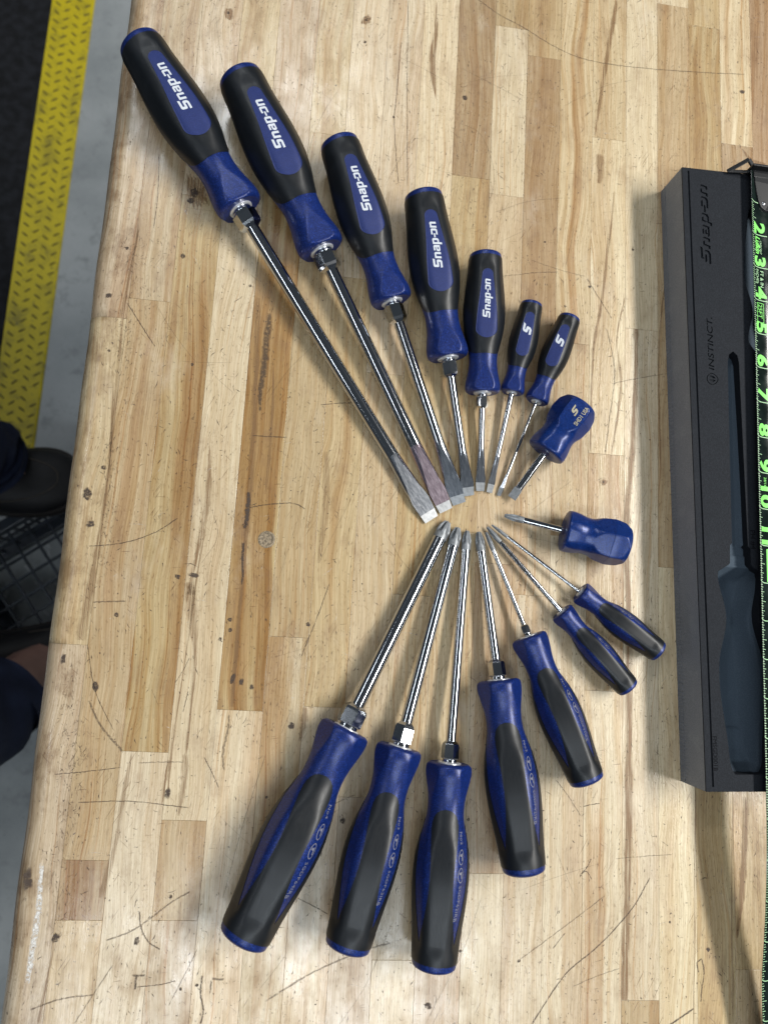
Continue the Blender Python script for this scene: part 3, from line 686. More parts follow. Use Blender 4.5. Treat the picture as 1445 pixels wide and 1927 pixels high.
def screwdriver(kind, tip, ang, Ls, L, zC, zB, r, label, roll=0.0, bw=6e-3, bl=30e-3, stub=False, small=False, text=None, blade_roll=0.0):
    tip = Vector((tip[0] * 1e-3, tip[1] * 1e-3, 0)); d = Vector((math.cos(RAD(ang)), math.sin(RAD(ang)), 0))
    pitch = math.atan2(zB - zC, L)
    Cp = tip + d * Ls * math.cos(pitch); Cp.z = zC
    root = empty('screwdriver', Cp, (RAD(roll), -pitch, RAD(ang)))
    tag(root, label, 'screwdriver', 'screwdrivers fanned out on the bench')
    core_m = STUB if stub else BLUE
    # --- blue handle core
    NS, NT_ = 110, 120
    v = []; S = []
    for i in range(NS + 1):
        t = i / NS; S.append(t)
    S = sorted(set([0, .004, .008, .013, .02, .03] + [t for t in S if .03 < t < .965] + [.967, .973, .98, .985, .99, .994, .997, 1.0]))
    hole = (.056 if small else .063) * L if not stub else r * 1.15
    if stub: rounded = [(0.0, .80), (.002, .88), (.008, .95), (.016, .985), (.03, 1.0)]
    else: rounded = [(0.0, .93), (.003, .965), (.008, .99), (.014, 1.0)]
    for j in range(NT_):                          # inner edge of the front face
        a = 2 * math.pi * j / NT_; v.append((.0005, hole * math.cos(a), hole * math.sin(a)))
    for s in S:
        k = 1.0
        for (a0, k0), (a1, k1) in zip(rounded, rounded[1:]):
            if a0 <= s < a1: k = lerp(k0, k1, (s - a0) / (a1 - a0))
        for j in range(NT_):
            th = 360 * j / NT_
            x, y, z = surf(L, s, th, 0, stub); v.append((x, y * k, z * k))
    rows = len(S) + 1
    f = grid_faces(NT_, rows, True)
    b = len(v); bulge = (.012 if not stub else .02) * L
    e = (rows - 1) * NT_
    for q in (.8, .5, .2):
        for j in range(NT_):
            p = v[e + j]; v.append((L + bulge * (1 - q * q), p[1] * q, p[2] * q))
    v.append((L + bulge, 0, 0)); last = len(v) - 1
    prev = e
    for q in range(3):
        cur = b + q * NT_
        for j in range(NT_):
            k = (j + 1) % NT_; f.append((prev + j, prev + k, cur + k, cur + j))
        prev = cur
    for j in range(NT_): f.append((prev + j, prev + (j + 1) % NT_, last))
    core = mesh('handle', v, f, core_m, root, True); auto_smooth(core, 28)
    if not stub:
        # --- rubber overmould: badge side sheet, opposite strip with arched end, and the ring that joins them
        SR = .865
        W = [(.26, 84), (.35, 97), (.42, 104), (.50, 108), (.60, 111), (.70, 116), (.80, 124), (SR, 131)]
        wt = [(.24, 42), (.32, 39), (.40, 31), (.48, 25.5), (.58, 24), (.68, 28), (.78, 37), (SR, 49)]
        def front(u, q):
            s0 = .262 + .06 * abs(u) ** 5; s = lerp(s0, SR + .004, q); return s, 90 + u * interp(W, s)
        def back(u, q):
            s0 = .225 + .075 * (1 - math.sqrt(max(0, 1 - u * u))); s = lerp(s0, SR + .004, q); return s, 270 + u * interp(wt, s)
        def ring(u, q): return lerp(SR, .957, q), 90 + u * 180
        grip = rimmed(L, [(front, 71, 60, False), (back, 31, 60, False), (ring, 120, 10, True)], .00028, .0006, RUBBER, 'rubber_grip', root)
        auto_smooth(grip, 40)
        # --- blue badge let into the rubber
        hw = [(.36, .067), (.44, .066), (.55, .060), (.68, .047), (.80, .036), (.87, .031)] if not small else [(.40, .060), (.5, .058), (.68, .052), (.86, .036)]
        sA, sB = (.365, .85) if not small else (.37, .85)
        cs = .012
        def half(s):
            h = interp(hw, s) * L
            eA = .062; eB = .034
            if s < sA + eA: h *= math.sqrt(max(0, 1 - ((sA + eA - s) / eA) ** 2))
            if s > sB - eB: h *= math.sqrt(max(0, 1 - ((s - sB + eB) / eB) ** 2))
            return h
        def badge(u, q):
            t = .5 - .5 * math.cos(math.pi * q)
            s = lerp(sA, sB, t); rr = radius(L, s, 90)
            return s, 90 - math.degrees(math.asin(max(-.95, min(.95, u * half(s) / rr))))
        bd = rimmed(L, [(badge, 21, 70, False)], .00042, .0003, BADGE, 'badge', root)
        def on_badge(x, y):
            s = x / L; rr = radius(L, s, 90) + .0005
            th = 90 - math.degrees(math.asin(max(-.9, min(.9, y / rr))))
            return Vector(surf(L, s, th, .00050))
        if text is None or text == '':
            if small:
                k = .0125 * L; me = loops_mesh([[(a + b_ * .25, b_) for a, b_ in lp] for lp in BIGS])
                me = cut_and_map(me, lambda x, y: on_badge(.60 * L + x * k * 1.35, (y - 3.5) * k), .8)
            else:
                lp, wd = logo_loops('Snap-on'); k = .275 * L / wd
                me = loops_mesh(lp)
                me = cut_and_map(me, lambda x, y: on_badge(.495 * L + x * k, (y - 2.6) * k * .88), 1.1)
            link('logo_print', me, PRINT, bd)
        # --- printing along the side band
        if text:
            th0 = 221
            def on_side(x, y):
                s = x / L; rr = radius(L, s, th0)
                return Vector(surf(L, s, th0 - math.degrees(y / rr) + 6 * sstep(.36, .5, s) - 0 + 9 * sstep(.6, .85, s), .00012))
            mes = []; h = .032 * L
            cur = .325 * L
            for item in text:
                if item == 'O':
                    def ell(rx, ry, n=20): return [(rx * math.cos(2 * math.pi * j / n), ry * math.sin(2 * math.pi * j / n)) for j in range(n)]
                    rx, ry = .036 * L, .023 * L
                    me = loops_mesh([ell(rx, ry), ell(rx * .88, ry * .82), [(-rx * .45, -ry * .55), (-rx * .15, -ry * .55), (-rx * .05, ry * .1), (rx * .45, ry * .15), (rx * .5, ry * .5), (-rx * .5, ry * .45), (-rx * .45, ry * .1), (-rx * .35, 0)]])
                    c0 = cur + rx
                    mes.append(cut_and_map(me, lambda x, y, c0=c0: on_side(c0 + x, y), .003)); cur += 2 * rx + .012 * L
                else:
                    me = text_mesh(item, h, .0, 0, 2, 1.1)
                    wd = max([v_.co.x for v_ in me.vertices] + [0])
                    mes.append(cut_and_map(me, lambda x, y, c0=cur: on_side(c0 + x, y - h * .35), .003)); cur += wd + .022 * L
            link('side_print', join_meshes(mes, 'side_print'), PRINT_GREY, core)
    elif text:
        def on_top(x, y):
            s = x / L; rr = radius(L, s, 90, True)
            th = 90 - math.degrees(math.asin(max(-.9, min(.9, y / rr))))
            return Vector(surf(L, s, th, .00015, True))
        k = .026 * L
        me = loops_mesh([[(a + b_ * .25, b_) for a, b_ in lp] for lp in BIGS])
        m1 = cut_and_map(me, lambda x, y: on_top(.68 * L + x * k * .85, (y - 2.6) * k * .56 + .010 * L), .8)
        me = text_mesh(text, .078 * L, 0.00006, 0, 3)
        m2 = cut_and_map(me, lambda x, y: on_top(.57 * L + x * .95, y - .125 * L), .002)
        link('side_print', join_meshes([m1, m2], 'side_print'), PRINT_GOLD, core)
    # --- washer and bolster
    if not stub:
        wv, wf = lathe([(.003, hole * 1.02), (-.0002, hole * 1.0), (-.0006, hole * .93), (-.0006, r * 1.05)], 40)
        auto_smooth(mesh('washer', wv, wf, WASHER, root, True), 30)
    else:
        wv, wf = lathe([(.004, r * 1.25), (-.0004, r * 1.2), (-.0008, r * 1.05)], 32)
        auto_smooth(mesh('collar_socket', wv, wf, SEAM, root, True), 30)
    if not small and not stub:
        hr = r * 1.82; hl = min(.0120, r * 3.2)
        hv, hf = lathe([(.0, r * 1.5), (-.0022, r * 1.5), (-.0026, r * 1.42)], 36)
        n0 = len(hv)
        bv, bf = lathe([(-.0025, hr * .9), (-.0031, hr), (-.0022 - hl * .8, hr), (-.0026 - hl * .92, hr * .90), (-.0026 - hl * 1.1, r * 1.02)], 36, 6)
        hv += bv; hf += [tuple(n0 + k for k in q) for q in bf]
        bo = auto_smooth(mesh('bolster', hv, hf, CHROME, root, True), 18); bo.rotation_euler.x = RAD((hash(label[:9]) * 0 + len(label) * 17) % 60 - 30)
    # --- shaft and tip
    if kind == 'flat':
        xs = -(Ls - bl)
        sv, sf = lathe([(.002, r), (-.006, r), (xs * .5, r), (xs, r)], 40)
        auto_smooth(mesh('shaft', sv, sf, CHROME, root, True), 40)
        n = 72; tv = []; rows = 44; g = max(.45, 1 - .006 / bl) if not stub else .12
        TW = .80 if not stub else .95
        def section(t):
            a = lerp(r, bw / 2, min(1, t / .72)) if t < .72 else lerp(bw / 2, bw / 2 * TW, (t - .72) / .28)
            return a, lerp(r * 1.0, .0006, t), r * lerp(1, .72, t)
        for i in range(rows):
            t = i / (rows - 1) * g
            a, c, b_ = section(t)
            qc = math.asin(max(0.02, min(.98, c / b_))); h1 = b_ * math.sin(qc); k_ = sstep(.45, .72, t)
            def side(q): return lerp(a * math.cos(q), a * (1 - .04 * (1 - math.cos(q))), k_)
            arc = [(side(lerp(-qc, qc, m_ / 12)), b_ * math.sin(lerp(-qc, qc, m_ / 12))) for m_ in range(13)]
            y1 = arc[-1][0]
            top = [(lerp(y1, -y1, m_ / 12), h1) for m_ in range(1, 12)]
            left = [(-yy, -zz) for yy, zz in arc]; bot = [(-yy, -zz) for yy, zz in top]
            ring_ = arc + top + left + bot; n = len(ring_)
            for yy, zz in ring_: tv.append((xs - bl * t, yy, zz))
        tf = grid_faces(n, rows, True)
        br = RAD(blade_roll)
        def rr_(pt): return (pt[0], pt[1] * math.cos(br) - pt[2] * math.sin(br), pt[1] * math.sin(br) + pt[2] * math.cos(br))
        auto_smooth(mesh('blade', [rr_(q) for q in tv], tf, BLADE_PINK if 'pinkish' in label else BLADE, root, True), 14)
        bm = bmesh.new(); a, c, b_ = section(g)
        x0, x1 = xs - bl * g, -Ls
        ev = []
        for (x, aa, cz) in ((x0, a * 1.0, c * 1.01), (x0 - .0001, a * 1.0, c * .97), (x1, bw / 2 * TW, .00042)):
            ev.append([bm.verts.new(rr_((x, y, z))) for y, z in ((-aa, -cz), (aa, -cz), (aa, cz), (-aa, cz))])
        for A_, B_ in zip(ev, ev[1:]):
            for j in range(4): bm.faces.new([A_[j], A_[(j + 1) % 4], B_[(j + 1) % 4], B_[j]])
        bm.faces.new(ev[-1])
        bmesh.ops.recalc_face_normals(bm, faces=bm.faces[:])
        from_bm('blade_tip', bm, GROUND, root)
    else:
        tl = .0135; xs = -(Ls - tl)
        sv, sf = lathe([(.002, r), (-.006, r), (xs * .5, r), (xs, r)], 40)
        auto_smooth(mesh('shaft', sv, sf, CHROME, root, True), 40)
        n = 96; tv = []; rows = 48
        for i in range(rows):
            t = i / (rows - 1)
            R0 = r * 1.03 if t < .50 else r * 1.03 * lerp(1, .46, ((t - .50) / .50) ** 1.25)
            if t < .02: R0 = r * lerp(.98, 1.03, t / .02)
            fl = sstep(.22, .66, t) * .74
            for j in range(n):
                q = 2 * math.pi * j / n + RAD(20)
                lob = sstep(.42, .92, abs(math.cos(2 * q)))          # 1 on the four wings
                rr = R0 * (1 - fl * (1 - lob))
                tv.append((xs - tl * t, rr * math.cos(q), rr * math.sin(q)))
        tf = grid_faces(n, rows, True); b = len(tv); tv.append((-Ls - r * .05, 0, 0))
        for j in range(n): tf.append(((rows - 1) * n + j, (rows - 1) * n + (j + 1) % n, b))
        auto_smooth(mesh('cross_tip', tv, tf, TIP, root, True), 32)
    return root

mm = 1e-3
screwdriver('flat', (89.7, 72.3), 125.6, 252.2*mm, 135.6*mm, 15.1*mm, 22.5*mm, 4.75*mm, 'longest flat blade screwdriver, black and blue handle at the top left corner of the bench', 4, 13.2*mm, 52*mm, blade_roll=-0.6)
screwdriver('flat', (99.6, 79.3), 119.5, 201.0*mm, 136.4*mm, 14.4*mm, 23.2*mm, 4.7*mm, 'big flat screwdriver with a pinkish tarnished blade, second from the left in the upper fan', 3, 12.1*mm, 50*mm, blade_roll=-2.2)
screwdriver('flat', (108.8, 84.9), 112.35, 149.2*mm, 121.0*mm, 12.3*mm, 21.0*mm, 3.85*mm, 'flat screwdriver with a dark blade, third from the left in the upper fan', 2, 11.4*mm, 45*mm, blade_roll=-15)
screwdriver('flat', (115.3, 91.1), 102.5, 97.8*mm, 119.0*mm, 10.7*mm, 21.8*mm, 3.1*mm, 'flat screwdriver with short shank and large handle, fourth from left in upper fan', -2, 9.2*mm, 33*mm, blade_roll=-5)
screwdriver('flat', (123.2, 95.1), 92.35, 69.3*mm, 100.4*mm, 8.5*mm, 18.7*mm, 2.4*mm, 'medium flat screwdriver pointing straight down, smallest handle with the white wordmark', -5, 7.0*mm, 30*mm, blade_roll=3)
screwdriver('flat', (129.7, 94.5), 80.24, 73.7*mm, 68.3*mm, 6.9*mm, 11.8*mm, 2.0*mm, 'small flat screwdriver with a lone white S on its handle, nearer the medium one', -8, 5.0*mm, 26*mm, small=True, blade_roll=9)
screwdriver('flat', (136.7, 92.8), 71.11, 73.4*mm, 68.5*mm, 6.9*mm, 11.9*mm, 1.15*mm, 'small thin shank flat screwdriver with a lone S, its collar touching the stubby one', -14, 3.4*mm, 16*mm, small=True, blade_roll=-14)
screwdriver('flat', (145.2, 91.2), 57.37, 39.2*mm, 44.0*mm, 10.7*mm, 17.5*mm, 2.75*mm, 'stubby all blue flat screwdriver printed SHD1 USA', -6, 6.6*mm, 9*mm, stub=True, text='SHD1 USA', blade_roll=-8)
screwdriver('cross', (100.7, 71.4), -114.04, 152.3*mm, 134.0*mm, 13.7*mm, 23.2*mm, 4.7*mm, 'thickest cross point screwdriver marked No4, lower left end of the fan', 182, text=['No4', 'O', 'O', 'SGDP64IRB'])
screwdriver('cross', (108.0, 67.8), -103.14, 149.6*mm, 120.7*mm, 12.8*mm, 20.5*mm, 3.9*mm, 'cross point screwdriver marked No3 with a bright hexagon bolster', 184, text=['No3', 'O', 'O', 'SGDP63IRB'])
screwdriver('cross', (114.8, 66.1), -93.03, 153.2*mm, 119.1*mm, 12.7*mm, 20.2*mm, 3.15*mm, 'long cross point screwdriver marked No2, its handle lowest in the picture', 190, text=['No2', 'O', 'O', 'SGDP62IRB'])
screwdriver('cross', (122.8, 65.9), -81.35, 100.3*mm, 118.6*mm, 11.3*mm, 21.1*mm, 3.1*mm, 'shorter shank cross point screwdriver marked No2, large handle leaning right', 190, text=['No2', 'O', 'O', 'SGDP42IRB'])
screwdriver('cross', (128.1, 66.0), -66.58, 75.8*mm, 100.1*mm, 9.5*mm, 17.9*mm, 1.65*mm, 'medium handled cross point screwdriver with a small bright hexagon bolster', 189, text=['No1', 'O', 'O', 'SGDP31IRB'])
screwdriver('cross', (128.7, 69.7), -46.17, 76.6*mm, 68.4*mm, 7.5*mm, 11.4*mm, 1.75*mm, 'small handled cross point screwdriver, thicker shank of the two small ones', 186, small=True, text=['No1', 'O', 'O', 'SGDP'])
screwdriver('cross', (132.0, 71.5), -34.24, 76.1*mm, 67.6*mm, 7.4*mm, 11.2*mm, 1.2*mm, 'small handled cross point screwdriver with the thinnest shank, nearest the foam tray', 186, small=True, text=['No0', 'O', 'O', 'SGDP'])
screwdriver('cross', (140.2, 78.5), -11.42, 41.5*mm, 45.6*mm, 11.3*mm, 17.7*mm, 2.35*mm, 'stubby all blue cross point screwdriver lying to the right without print', 20, stub=True)

# ------------------------------------------------------------------ foam tool tray
def make_foam(name, col, col2, rough=0.75, saw=False):
    t = NT(name); pos = t.n('ShaderNodeNewGeometry').outputs['Position']
    nz = t.noise(pos, 1400, detail=2); n2 = t.noise(pos, 70, detail=5)
    c = t.mix(t.ramp(nz, 0.35, 0.7), col, col2)
    c = t.mix(t.ramp(n2, 0.5, 0.75, 0, .35), c, t.mix(1.0, c, (1.35, 1.35, 1.3), 'MULTIPLY'))
    t.set(Base_Color=c, Roughness=rough, Specular_IOR_Level=0.18)
    if saw:
        sp = t.n('ShaderNodeSeparateXYZ'); t.l(pos, sp.inputs[0])
        wv = t.math('SINE', t.math('MULTIPLY', sp.outputs[1], 2 * math.pi / .0026))
        low = t.ramp(sp.outputs[2], 0.002, 0.014, 1.0, 0.0)
        t.bump(t.math('ADD', t.math('MULTIPLY', wv, low), t.math('MULTIPLY', nz, .5)), .5, .0005)
    else: t.bump(nz, .35, .0003)
    return t.m
FOAM_TOP = make_foam('black_foam_skin', (0.0105, 0.0125, 0.0165), (0.018, 0.021, 0.027))
FOAM_SIDE_LIT = make_foam('lit_foam_side', (0.21, 0.225, 0.255), (0.27, 0.285, 0.32), saw=True)  # light caught by the sawn outer walls is put into this paler grey
FOAM_DARK = make_foam('cut_foam_dark', (0.010, 0.012, 0.016), (0.016, 0.018, 0.024))
FOAM_BLUE = make_foam('blue_foam_layer', (0.050, 0.070, 0.094), (0.062, 0.085, 0.112))
tray = empty('foam_tool_tray', (0.33, 0.12, 0))
tag(tray, 'black foam tool tray with screwdriver shaped cutouts showing blue, under the tape', 'foam tray')
def tr(pts): return [(x * mm - .33, y * mm - .12) for x, y in pts]
def smooth_loop(pts, sub=4):
    n = len(pts); out = []
    for i in range(n):
        p0, p1, p2, p3 = (Vector(pts[(i + k) % n]) for k in (-1, 0, 1, 2))
        for k in range(sub):
            t = k / sub
            out.append(tuple(.5 * ((2 * p1) + (-p0 + p2) * t + (2 * p0 - 5 * p1 + 4 * p2 - p3) * t * t + (-p0 + 3 * p1 - 3 * p2 + p3) * t ** 3)))
    return out
outline = [(258.6, 343.8), (271.9, -95.6), (402, -91.7), (388.8, 347.7)]
# pocket of the large cross driver: shank slot, bolster, handle
def hand_half(t):          # t: 0 collar .. 1 butt ; half width mm
    return interp([(0, 12), (.03, 15.8), (.08, 16.0), (.22, 11.8), (.30, 12.2), (.45, 17.5), (.55, 18.4), (.66, 17.6), (.85, 14.5), (.96, 13.2), (1, 10.5)], t)
A0, A1 = (298.0, 51.5), (302.5, -84.0)           # collar centre, butt centre
def pA(t, side): return (lerp(A0[0], A1[0], t) + side * hand_half(t), lerp(A0[1], A1[1], t) + side * 0.4)
loopA = [(291.9, 197), (293.0, 202.5), (296.2, 205.2), (299.4, 202.5), (300.5, 197), (304.3, 69), (304.4, 66), (306.0, 64.5), (306.2, 54), (307.5, 52.2)]
loopA += [pA(k / 36, 1) for k in range(1, 37)]
loopA += [pA(k / 36, -1) for k in range(36, 0, -1)]
loopA += [(289.5, 52.0), (291.0, 53.5), (291.2, 65.5), (292.6, 67.5)]
B0, B1 = (322.0, 210.0), (321.5, 319.0)
def pB(t, side): return (lerp(B0[0], B1[0], t) + side * hand_half(t) * .86, lerp(B0[1], B1[1], t))
loopB = [(326.5, 95), (317.5, 95), (318, 200)] + [pB(k / 30, -1) for k in range(1, 31)] + [pB(k / 30, 1) for k in range(30, 0, -1)] + [(326, 200)]
# second pair of pockets beyond the tape
loopC = [(349, 150), (358, 150), (358, -80), (349, -80)]
loopD = [(368, 320), (378, 320), (384, 60), (372, 60)]
groove = [(262.9, 341.6), (264.2, 341.6), (277.2, -92.4), (275.9, -92.4)]
gv = lambda lp: tr(lp)
def foam_glyphs():
    out = []
    lp, wd = logo_loops('Snap-on', .18)
    P0, P1 = Vector((281.0, 231.0)), Vector((277.0, 330.0))
    dx = (P1 - P0) / wd; up = Vector((-dx.y, dx.x)).normalized() * 1.02
    hs = .0
    y0 = Vector((279.6 + 0, 0)); k = 1.10
    for l in lp: out.append([tuple(Vector((280.6, 269.5)) + dx * .62 * x + up * (y) * k) for x, y in l])
    return out
def outlines(me):
    bm = bmesh.new(); bm.from_mesh(me); bmesh.ops.remove_doubles(bm, verts=bm.verts[:], dist=1e-7)
    nxt = {}
    for e in bm.edges:
        if len(e.link_loops) == 1:
            l = e.link_loops[0]; nxt[l.vert.index] = l.link_loop_next.vert.index
    co = [(v_.co.x, v_.co.y) for v_ in bm.verts]; out = []
    while nxt:
        k = next(iter(nxt)); lp = []
        while k in nxt: lp.append(co[k]); k = nxt.pop(k)
        if len(lp) > 2: out.append(lp)
    bm.free(); return out
GLY = foam_glyphs()
def ell(rx, ry, n=22): return [(rx * math.cos(2 * math.pi * j / n) * (1 - .25 * max(0, -math.sin(2 * math.pi * j / n))), ry * math.sin(2 * math.pi * j / n)) for j in range(n)]
_t = text_mesh('INSTINCT.', 6.0, 0.06, .15, 3, 1.0); _w = max(q.co.x for q in _t.vertices); _d = Vector((-.0297, 1.0)).normalized(); _u = Vector((-_d.y, _d.x))
for lp in outlines(_t): GLY.append([tuple(Vector((281.6, 189.0)) + _d * x * 40 / _w + _u * y) for x, y in lp])
for lp in (ell(4.4, 4.4), ell(3.8, 3.8), [(-2.6, 1.9), (-.5, 2.3), (-.5, -2.6), (-2.1, -.9)], [(2.6, 1.9), (2.1, -.9), (.5, -2.6), (.5, 2.3)]):
    GLY.append([tuple(Vector((280.2, 183.0)) + _d * x + _u * y) for x, y in lp])
top_me = loops_mesh([tr(outline), tr(groove), tr(loopA), tr(loopB), tr(loopC), tr(loopD)] + [tr(g) for g in GLY], .00035)
o = link('foam_skin', top_me, FOAM_TOP, tray); o.location.z = .03065
body_me = loops_mesh([tr(outline), tr(loopA), tr(loopB), tr(loopC), tr(loopD)], .0117)
for m in (FOAM_TOP, FOAM_SIDE_LIT, FOAM_DARK): body_me.materials.append(m)
ol = [Vector(q) for q in tr(outline)]
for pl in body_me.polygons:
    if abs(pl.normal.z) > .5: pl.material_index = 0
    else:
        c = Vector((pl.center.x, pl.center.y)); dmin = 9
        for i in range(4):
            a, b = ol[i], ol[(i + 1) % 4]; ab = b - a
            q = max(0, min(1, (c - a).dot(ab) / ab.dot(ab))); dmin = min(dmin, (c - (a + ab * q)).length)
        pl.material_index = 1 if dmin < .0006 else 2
o = bpy.data.objects.new('foam_body', body_me); COL.objects.link(o); o.parent = tray; o.location.z = .01825
base_me = loops_mesh([tr(outline)], .0029); o = link('foam_base', base_me, [FOAM_SIDE_LIT], tray); o.location.z = .0031
# sculpted blue floors of the pockets
def floor_grid(name, x0, x1, y0, y1, fn, step=1.0):
    nx = int((x1 - x0) / step) + 1; ny = int((y1 - y0) / step) + 1; v = []
    for j in range(ny):
        for i in range(nx):
            x, y = x0 + i * step, y0 + j * step; v.append((x * mm - .33, y * mm - .12, fn(x, y) * mm))
    return mesh(name, v, grid_faces(nx, ny), FOAM_BLUE, tray, True)
def trough(d, hw, deep, top):
    a = abs(d) / max(hw, .1)
    return top - (deep if a < .42 else deep * (1 - ((a - .42) / .58) ** 1.25 * .80) if a < 1 else deep * .2)
def flA(x, y):
    if y > 66: return trough(x - lerp(297.5, 296.2, (y - 66) / 139), 5.6, 3.5, 26.2) if y < 206 else 26
    if y > 52: return 24 if y < 60 else 23
    t = (A0[1] - y) / (A0[1] - A1[1]); 
    if t > 1: return 20
    xc = lerp(A0[0], A1[0], t); hw = hand_half(t) + .5
    z = trough(x - xc + 3.5 * sstep(.05, .3, t), hw, 13, 26.5)
    if t > .80: z = max(z, 15.5 if t < .90 else lerp(15.5, 22, (t - .9) / .1))
    if t < .06: z = max(z, lerp(24, 14, t / .06))
    return z
floor_grid('pocket_floor', 279, 323, -86, 207, flA)
def flB(x, y):
    if y < 210: return trough(x - 322, 6, 4, 26)
    t = (y - B0[1]) / (B1[1] - B0[1])
    if t > 1: return 22
    z = trough(x - 322, hand_half(max(0, t)) * .88, 10, 26.5)
    return z
floor_grid('pocket_floor', 304, 341, 93, 321, flB)
for (xa, xb, ya, yb) in ((347, 360, -82, 152), (366, 386, 58, 322)):
    floor_grid('pocket_floor', xa, xb, ya, yb, lambda x, y: 14.0, 6)
def flat_text(s, size, origin, direction, z, mat, name, parent, bold=0, shear=0, spacing=1.0):
    d = Vector(direction).normalized(); up = Vector((-d.y, d.x)); o_ = Vector(origin)
    me = text_mesh(s, size, bold, shear, 3, spacing)
    for v_ in me.vertices:
        q = o_ + d * v_.co.x + up * v_.co.y; v_.co = (q.x, q.y, z)
    return link(name, me, mat, parent)
DEB = simple('pressed_foam', (0.003, 0.003, 0.004), 0.9, 0, .05)
UPD = (-.0297, 1.0)
flat_text('FMSGD001B', .0042, (.2766 - .33, -.0605 - .12), (.0297, -1.0), .03103, DEB, 'code_stamp', tray)
flat_text('PH #4', .0052, (.3062 - .33, .0775 - .12), (.0297, -1.0), .03103, DEB, 'size_stamp', tray)

# ------------------------------------------------------------------ tape measure
TAPE = simple('black_tape_coating', (0.006, 0.012, 0.010), 0.16, 0.0, 0.6, None, .3, 90, .06)
GREEN = simple('green_tape_print', (0.24, 0.78, 0.16), 0.35)
PALEG = simple('pale_green_tape_print', (0.45, 0.72, 0.42), 0.35)
HOOKM = simple('black_hook_steel', (0.012, 0.013, 0.015), 0.38, 0.0, 0.3)
RIVET = simple('rivet_steel', (0.55, 0.56, 0.58), 0.25, 1.0)
tape = empty('tape_measure', (0.32, 0.1, 0.034))
tag(tape, 'black tape measure blade with bright green numbers stretched out over the foam tray', 'tape measure')
def tpt(u, y, off=0.0):
    """u: mm across from the left edge, y: world mm"""
    x = 309.2 + (0 if y > -97 else 0.00035 * (y + 97) ** 2)
    z = 33.6 + 3.2 * ((u - 12.7) / 12.7) ** 2 + (0 if y > -97 else -.0012 * (y + 97) ** 2 if y > -200 else -12.73 - 13.0 * (1 - math.exp((y + 200) / 60)))
    return Vector((x * mm + u * mm - .32, y * mm - .1, (z + off) * mm - .034))
v = []; NY = 130
ysl = [lerp(346, -330, i / NY) for i in range(NY + 1)]
for y in ysl:
    for j in range(17): v.append(tpt(25.4 * j / 16, y))
nb = len(v)
for y in ysl:
    for j in range(17): v.append(tpt(25.4 * j / 16, y, -.16))
f = grid_faces(17, NY + 1); f += [tuple(reversed([nb + k for k in q])) for q in grid_faces(17, NY + 1)]
for i in range(NY):
    a = i * 17; f.append((a, a + 17, nb + a + 17, nb + a)); a += 16; f.append((a + 17, a, nb + a, nb + a + 17))
mesh('tape_blade', v, f, TAPE, tape, True)
def ty(inch): return 346.0 - 25.4 * inch
def tape_print(me, inch_y, u0, mat, name, step=.002):
    # text x runs toward -y, text y runs toward +u
    def fn(x, y): return tpt(u0 + y * 1000, inch_y - x * 1000, .06)
    return link(name, cut_and_map(me, fn, step), mat, tape)
nums = []
for k in list(range(2, 12)) + [20, 21, 22]:
    me = text_mesh(str(k), .0128, .00050, .0, 3)
    for q in me.vertices: q.co.x *= 1.38
    xs = [q.co.x for q in me.vertices]
    wd = max(xs); u0 = 2.6 if k < 12 else 7.0
    tape_print(me, ty(k) + wd * 1000 + .9, u0, GREEN, 'number_print')
    # the arc-shaped inch line
v = []; f = []
def quad(pts): b = len(v); v.extend(pts); f.append((b, b + 1, b + 2, b + 3))
for n in range(16, 16 * 26):
    y = ty(n / 16); m = n % 16
    ln = 13.5 if m == 0 else 4.2 if m == 8 else 3.0 if m % 4 == 0 else 2.2 if m % 2 == 0 else 1.6
    hw = .26 if m == 0 else .17
    N = 8 if m == 0 else 2
    for i in range(N):
        ua, ub = .15 + ln * i / N, .15 + ln * (i + 1) / N
        def yo(u): return y + (1.6 * (1 - min(1, u / 4)) ** 2 if m == 0 else .5 * (1 - u / 5))
        quad([tpt(ua, yo(ua) + hw, .05), tpt(ub, yo(ub) + hw, .05), tpt(ub, yo(ub) - hw, .05), tpt(ua, yo(ua) - hw, .05)])
mesh('tick_marks', v, f, PALEG, tape)
tape_print(text_mesh('Lufkin', .0056, .00018, .25, 2), ty(2) - 1.2, 3.4, GREEN, 'maker_print')
tape_print(text_mesh('CRESCENT', .0022, 0, 0, 2), ty(2) - 4.2, 7.2, PALEG, 'maker_print')
tape_print(text_mesh('INCHES', .0032, 0, 0, 2), ty(3) - 1.5, 3.2, PALEG, 'unit_print')
tape_print(text_mesh('FT & IN', .0040, 0, 0, 2), ty(3) - 2.2, 7.0, PALEG, 'unit_print')
tape_print(text_mesh('25FT', .0052, .0, 0, 2), ty(4) - 3.0, 4.4, GREEN, 'length_print')
def rr(x0, x1, y0, y1, r): 
    out = []
    for cx_, cy_, a0 in ((x1 - r, y1 - r, 0), (x0 + r, y1 - r, 90), (x0 + r, y0 + r, 180), (x1 - r, y0 + r, 270)):
        for k in range(5): out.append((cx_ + r * math.cos(RAD(a0 + k * 22.5)), cy_ + r * math.sin(RAD(a0 + k * 22.5))))
    return out
tape_print(loops_mesh([rr(0, .0150, 0, .0062, .001), rr(.0004, .0146, .0004, .0058, .0008)]), ty(4) - 2.0, 3.2, GREEN, 'length_print')
tape_print(loops_mesh([rr(0, .0225, 0, .0090, .0006)]), ty(11.0) - 2.2, 6.2, GREEN, 'foot_block')
me = text_mesh('1F', .0075, .0004, 0, 2); cut_and_map(me, lambda x, y: tpt(8.0 + y * 1000, ty(11.0) - 6 - x * 1000, .10), .002); link('foot_print', me, TAPE, tape)
